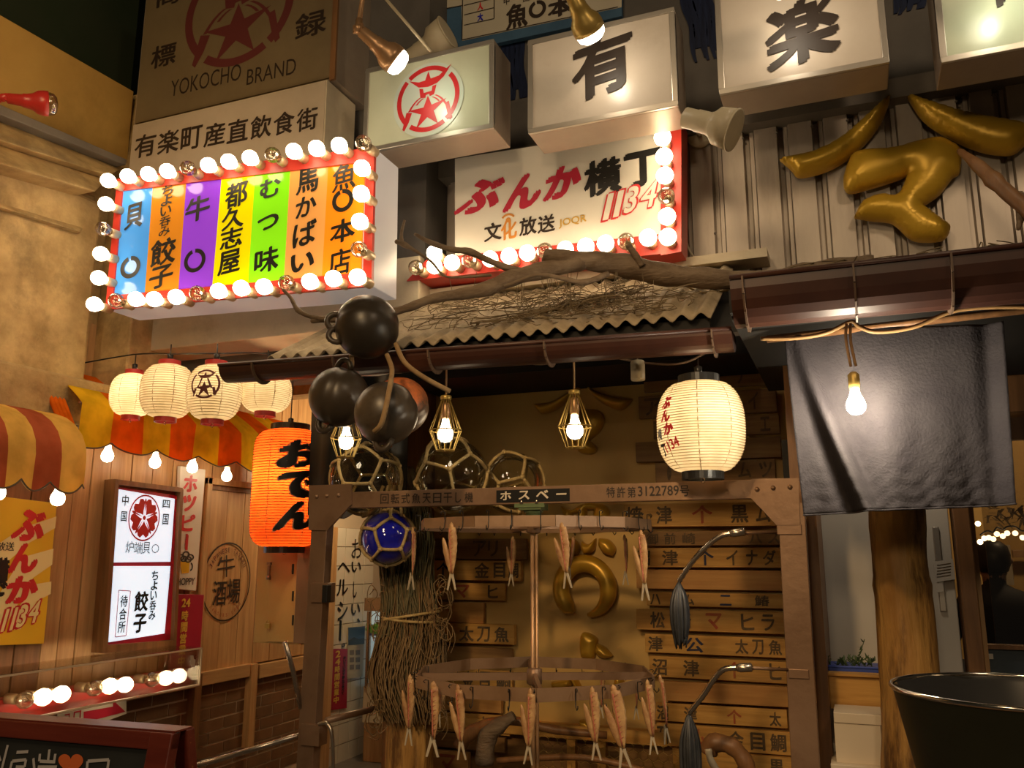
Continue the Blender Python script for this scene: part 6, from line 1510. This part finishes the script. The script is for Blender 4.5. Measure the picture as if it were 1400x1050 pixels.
for j in range(nz_):
    for i in range(nx_): k = j * (nx_ + 1) + i; fs.append((k, k + 1, k + nx_ + 2, k + nx_ + 1))
t = thing('noren', 'black shop curtain hanging under the right eave', 'curtain', TL)
q.add(vs, fs, True); o = q.build('cloth', M['cloth'], t); so = o.modifiers.new('thick', 'SOLIDIFY'); so.thickness = .002
q = MB(); q.tube([v + V((0, -.002, 0)) for v in vs[nz_ * (nx_ + 1):]], .0028, 5); q.build('hem', M['cloth'], t)
q = MB(); q.tube([TL + V((-.05, .0, .0)), TR + V((.4, 0, .03))], .012, 8); q.build('rod', M['woodD'], t)
# post
y_ = 3.1
t = thing('timber_post', 'honey coloured crooked timber post under the black curtain', 'post', WY(1245, 1100, y_))
q = MB(); pr2 = [(1226, 640, 36), (1226, 700, 37), (1229, 760, 36), (1233, 800, 38), (1238, 850, 38), (1244, 950, 38), (1248, 1050, 40), (1252, 1160, 41)]
q.tube(smooth_path([WY(a, b, y_) for a, b, c in pr2], 3), [w_ for w_ in [(pr2[min(i // 3, 7)][2] + (i % 5 - 2) * .35) * dist(WY(1240, 900, y_)) / FPX for i in range(22)]], 18); q.build('trunk', M['post'], t)
# shelf with tray and greens
t = thing('shelf_box', 'ochre wooden ledge box between the rack and the timber post', 'shelf', WY(1150, 970, 3.3))
pq(1100, 1215, 925, 970, 3.3, .3, 'front_board', 'board', t); pq(1100, 1215, 921, 925, 3.28, .33, 'top_board', 'board', t)
t = thing('tray', 'shallow blue plastic tray on the wooden ledge', 'tray', WY(1160, 921, 3.34)); pq(1122, 1212, 914, 921, 3.34, .2, 'tray_body', 'blue', t)
pq(1122, 1212, 911, 914, 3.335, .01, 'tray_rim', 'blue', t)
t = thing('greens', 'dark green leafy sprigs lying in the blue tray', 'greens', WY(1150, 912, 3.42)); rs = random.Random(12)
sprigs = [(1112 + i * 8, 912, rs.uniform(-14, 14), rs.uniform(6, 14)) for i in range(11)] + [(1168, 912, 14, 38), (1162, 912, 26, 14), (1185, 910, 12, 8)]
for (a, b, dx, dh) in sprigs:
    q = MB(); A_, B_ = WY(a, b, 3.42), WY(a + dx, b - dh, 3.42); q.tube([A_, A_.lerp(B_, .5) + V((.004, 0, .003)), B_], .002, 4)
    for k in range(8):
        p = A_.lerp(B_, .2 + .8 * k / 8); d = V((rs.uniform(-1, 1), rs.uniform(-1, 1), rs.uniform(.1, 1))).normalized() * .02; w = V((.004, 0, 0))
        q.hexa([p - w, p + w, p + d + w * .3, p + d - w * .3], [p - w + V((0, .002, 0)), p + w + V((0, .002, 0)), p + d + V((0, .002, 0)), p + d - V((0, -.002, 0))])
    q.build('sprig', M['green'], t)
q = MB(); t = thing('bundle_papers', 'small white papers pinned beside the rack post', 'papers', WY(1104, 780, 3.3))
for i, (a, b, c_, d) in enumerate([(1096, 1104, 752, 790), (1098, 1105, 785, 820), (1099, 1106, 812, 846)]): pq(a, b, c_, d, 3.28 - i * .006, .003, 'sheet', 'card', t, 0)
# stacked white boxes
t = thing('carton', 'white carton standing in front of the ledge box, lower front one', 'box', WY(1170, 1045, 3.1)); pq(1142, 1206, 990, 1046, 3.12, .16, 'body', 'card', t); pq(1140, 1206, 976, 990, 3.115, .17, 'lid', 'card', t)
t = thing('carton', 'second white carton tucked behind the front carton, lower left', 'box', WY(1140, 1060, 3.2)); pq(1128, 1150, 1022, 1100, 3.3, .1, 'body', 'card', t); pq(1126, 1150, 1016, 1024, 3.295, .1, 'lid', 'card', t)
t = thing('carton', 'lowest white carton under the front carton', 'box', WY(1180, 1080, 3.1)); pq(1138, 1214, 1048, 1110, 3.08, .2, 'body', 'card', t)
t = thing('crate', 'dark plastic crate in shadow left of the white cartons', 'crate', WY(1120, 1050, 3.3)); pq(1108, 1136, 975, 1012, 3.35, .2, 'body', 'blackp', t)
for k in range(4): pq(1108, 1136, 978 + k * 8, 982 + k * 8, 3.343, .01, 'rib', 'darkwall', t, 0)
# note on the door
q = MB(); Q = quad(PY(Yp - .07), [(1276, 768), (1303, 764), (1306, 792), (1280, 796)]); q.hexa(Q, [p + V((0, .002, 0)) for p in Q]); t = thing('note', 'tilted paper note taped to the white door', 'note', Q[3]); q.build('sheet', M['white'], t)
lines(PY(Yp - .07), [((1281, 773 + k * 4), (1300, 770 + k * 4)) for k in range(5)], .003, M['faded'], t, .001, 'scribble')
q = MB(); Q = quad(PY(Yp - .07), [(1280, 798), (1289, 797), (1290, 809), (1281, 810)]); q.hexa(Q, [p + V((0, .002, 0)) for p in Q]); q.build('small_note', M['white'], t)
# metal bucket
yB = 1.45; c = WY(1405, 949, yB); k = dist(c) / FPX; r = 171 * k; ct = c.copy()
t = thing('metal_bucket', 'large tapered steel bucket with dark outside and shining rim, bottom right', 'bucket', ct)
q = MB(); H_ = .42; q.lathe([(r * .52, -H_), (r * .985, -.005), (r, 0), (r, .003)], ct, n=64); q.f = [f for f in q.f if len(f) == 4]; q.sm = [True] * len(q.f); q.build('outer_wall', M['tin'], t)
q = MB(); q.lathe([(.001, -H_ + .01), (r * .5, -H_ + .01), (r * .965, -.005), (r * .99, .003)], ct, n=64); q.f = [f for f in q.f if len(f) == 4]; q.sm = [True] * len(q.f); q.build('inner_wall', M['bucket'], t)
q = MB(); q.tube([ct + V((r * math.cos(2 * PI * i / 72), r * math.sin(2 * PI * i / 72), .004)) for i in range(72)], .0035, 6, closed=True); q.build('rim', M['bucket'], t)
m_ = MB(); m_.box(ct.x - .35, ct.x + .35, ct.y - .3, ct.y + .3, ct.z - H_ - .05, ct.z - H_); o = thing('table', 'dark table under the steel bucket, below the frame', 'table', (ct.x, ct.y, ct.z - H_)); m_.build('table_top', M['woodD'], o)
for sx in (-1, 1):
    for sy in (-1, 1):
        q = MB(); q.box(ct.x + sx * .3 - .02, ct.x + sx * .3 + .02, ct.y + sy * .25 - .02, ct.y + sy * .25 + .02, 0, ct.z - H_ - .05); q.build('leg', M['woodD'], o)

# person behind the window, built in place of a reflection in the glass
pp = WY(1357, 770, 5.0); px_, py_ = pp.x, pp.y; hz_ = WY(1357, 743, 5.0).z
t = thing('person', 'person with dark hair in a dark jacket seen from behind through the window', 'person', (px_, py_, 0))
q = MB(); n = 24; S = hz_ / 1.62
rows = [(.0, .10, .13), (.06, .07, .07), (.45, .085, .085), (.5, .17, .11), (.78, .18, .12), (.90, .17, .12), (1.0, .15, .11), (1.15, .18, .12), (1.30, .205, .12), (1.36, .17, .10), (1.39, .09, .07), (1.41, .055, .058), (1.45, .053, .056), (1.48, .065, .075), (1.53, .076, .093), (1.58, .075, .092), (1.61, .05, .06), (1.62, .001, .001)]
vs, fs = [], []
for z, a, b in rows[3:]:
    for k in range(n): an = 2 * PI * k / n; vs.append((px_ + a * S * math.cos(an), py_ + b * S * math.sin(an) * 1.0, z * S))
m_ = len(rows) - 3
for i in range(m_ - 1):
    for k in range(n): fs.append((i * n + k, i * n + (k + 1) % n, (i + 1) * n + (k + 1) % n, (i + 1) * n + k))
q.add(vs, fs, True)
for s in (-1, 1):
    q.tube(smooth_path([(px_ + s * .09 * S, py_, .95 * S), (px_ + s * .10 * S, py_, .5 * S), (px_ + s * .10 * S, py_, .07 * S), (px_ + s * .10 * S, py_ + .12, .04 * S)], 4), [.095 * S] * 3 + [.075 * S] * 4 + [.055 * S] * 3 + [.045 * S] * 3, 12)
    q.tube(smooth_path([(px_ + s * .17 * S, py_, 1.31 * S), (px_ + s * .24 * S, py_ + .02, 1.1 * S), (px_ + s * .22 * S, py_ + .12, .9 * S), (px_ + s * .15 * S, py_ + .22, .98 * S)], 4), [.055 * S] * 4 + [.047 * S] * 4 + [.035 * S] * 5, 12)
    for f_ in range(5): q.tube([(px_ + s * .15 * S + (f_ - 2) * .014, py_ + .22, .98 * S), (px_ + s * .145 * S + (f_ - 2) * .016, py_ + .27, .985 * S), (px_ + s * .14 * S + (f_ - 2) * .015, py_ + .30, .97 * S)], [.011, .009, .006], 6)
q.build('body', M['jacket'], t)
q = MB(); q.lathe([(.054 * S, 1.41 * S), (.056 * S, 1.45 * S), (.066 * S, 1.47 * S)], (px_, py_, 0), n=20); q.build('neck', M['skin'], t)
for s in (-1, 1): q = MB(); q.ball((px_ + s * .08 * S, py_ + .01, 1.53 * S), .018, 8, 6); q.build('ear', M['skin'], t)
q = MB(); q.lathe([(.068 * S, 1.475 * S), (.082 * S, 1.51 * S), (.086 * S, 1.56 * S), (.075 * S, 1.605 * S), (.045 * S, 1.63 * S), (.001, 1.637 * S)], (px_, py_ - .012, 0), n=24, sy=1.15); q.build('hair', M['hair'], t)
# bulbs behind the glass, built in place of reflected ones
t = thing('string_lights', 'string of small warm bulbs behind the window glass', 'string lights', WY(1365, 720, 4.6))
pts = [(1337, 716), (1340, 741), (1346, 736), (1352, 735), (1358, 737), (1363, 730), (1371, 733), (1377, 729), (1388, 729), (1398, 735), (1412, 731), (1425, 728)]
q = MB(); P = [WY(a, b - 9, 4.6) for a, b in pts[1:]]; q.tube(smooth_path(P, 4), .004, 5); q.build('wire', M['blackp'], t)
for a, b in pts:
    c = WY(a, b, 4.6); q = MB(); q.ball(c, .0125, 10, 7); q.build('bulb', M['bulbin'] if 'bulbin' in M else M.setdefault('bulbin', emat('bulb_inside', (1, .72, .4), 5)), t)
q = MB(); rs = random.Random(9)
for i in range(60):
    c = WY(rs.uniform(1350, 1430), rs.uniform(690, 716), 4.7); d = V((rs.uniform(-1, 1), rs.uniform(-1, 1), rs.uniform(-1, .3))).normalized() * .06; w = V((.008, .004, 0)); q.hexa([c - w, c + w, c + d + w * .2, c + d - w * .2], [c - w + V((0, .003, 0)), c + w + V((0, .003, 0)), c + d + V((0, .003, 0)), c + d - w * .2 + V((0, .003, 0))])
o = q.build('dried_leaves', M['twine'], None, off=V((0, 0, 0))); tag(o, 'dried leaf garland above the string lights inside the window', 'garland', None, 'stuff')
# inner panels seen past the person
pq(1372, 1384, 745, 800, 6.3, .04, 'frame_post', 'cream', (t := thing('inner_doorway', 'pale door frame deep inside behind the window', 'door', WY(1380, 800, 6.3)))); pq(1385, 1430, 752, 762, 6.3, .04, 'frame_head', 'wood', t)
lamp('window_room_fill', 'POINT', (1.3, 5.2, 2.8), 36, (1, .7, .4), .1)  # added unseen light that brightens the room behind the window
lamp('counter_light', 'POINT', (.12, 3.2, 2.1), 5, (1, .84, .62), .05)  # added light hidden behind the noren, brightens the white panels
lamp('alley_fill', 'POINT', (-3.0, 5.3, 2.2), 30, (1, .74, .42), .08)  # added unseen light that brightens the tiled alley wall

# chicken wire along the foot of the back wall
q = MB(); cw_, x0, x1 = .045, WY(740, 1030, YK).x, WY(960, 1030, YK).x; z1 = WY(850, 1014, YK - .1).z
r = 0; z = z1
while z > z1 - .30:
    x = x0 + (r % 2) * cw_ / 2
    while x < x1:
        y_ = YK - .09; a = V((x, y_, z)); b = V((x + cw_ / 2, y_ - .003, z - .013)); c = V((x - cw_ / 2, y_ - .003, z - .013)); d = V((x, y_, z)) ; e = V((x + cw_ / 2, y_, z - .033))
        q.tube([a, b], .0011, 3, cap=False); q.tube([a, c], .0011, 3, cap=False); q.tube([b, e], .0011, 3, cap=False); x += cw_
    z -= .033; r += 1
t = thing('chicken_wire', 'sagging hexagonal chicken wire along the bottom of the stall wall', 'wire mesh', (x0, YK - .09, z1)); o = q.build('mesh', M['brass'], t); o['kind'] = 'stuff'
# old yoke-like timber pieces at the bottom
t = thing('driftwood', 'dark bent driftwood piece at the bottom below the left hand boards', 'branch', WY(660, 1000, 3.7))
q = MB(); branch(q, [(628, 1022, 3.75), (640, 1005, 3.75), (665, 992, 3.75), (700, 985, 3.75), (760, 998, 3.8), (830, 1005, 3.85)], 0, [.03, .035, .03, .02, .018, .015], 10); q.build('limb', M['woodD'], t)
q = MB(); branch(q, [(662, 1045, 3.65), (666, 1010, 3.65), (680, 994, 3.65), (702, 978, 3.65)], 0, [.04, .042, .035, .02], 10); q.build('limb', M['branch'], t)
t = thing('driftwood', 'dark driftwood with a pale tip at the bottom right of the rack', 'branch', WY(975, 1040, 3.2))
q = MB(); branch(q, [(968, 1030, 3.2), (975, 1016, 3.2), (1000, 1020, 3.2), (1018, 1040, 3.2), (1025, 1060, 3.2)], 0, [.03, .032, .03, .03, .03], 10); q.build('limb', M['woodD'], t)
q = MB(); branch(q, [(968, 1024, 3.15), (972, 1040, 3.15), (985, 1060, 3.15)], 0, [.012, .012, .012], 8); q.build('tip', M['fishT'], t)
t = thing('hose', 'pale brown curved hose along the bottom edge under the rings', 'hose', WY(760, 1035, 3.3))
q = MB(); q.tube(smooth_path([WY(a, b, 3.4) for a, b in ((680, 1040), (740, 1036), (800, 1036), (860, 1048), (900, 1062))], 5), .012, 8); q.build('tube', M['woodD'], t)
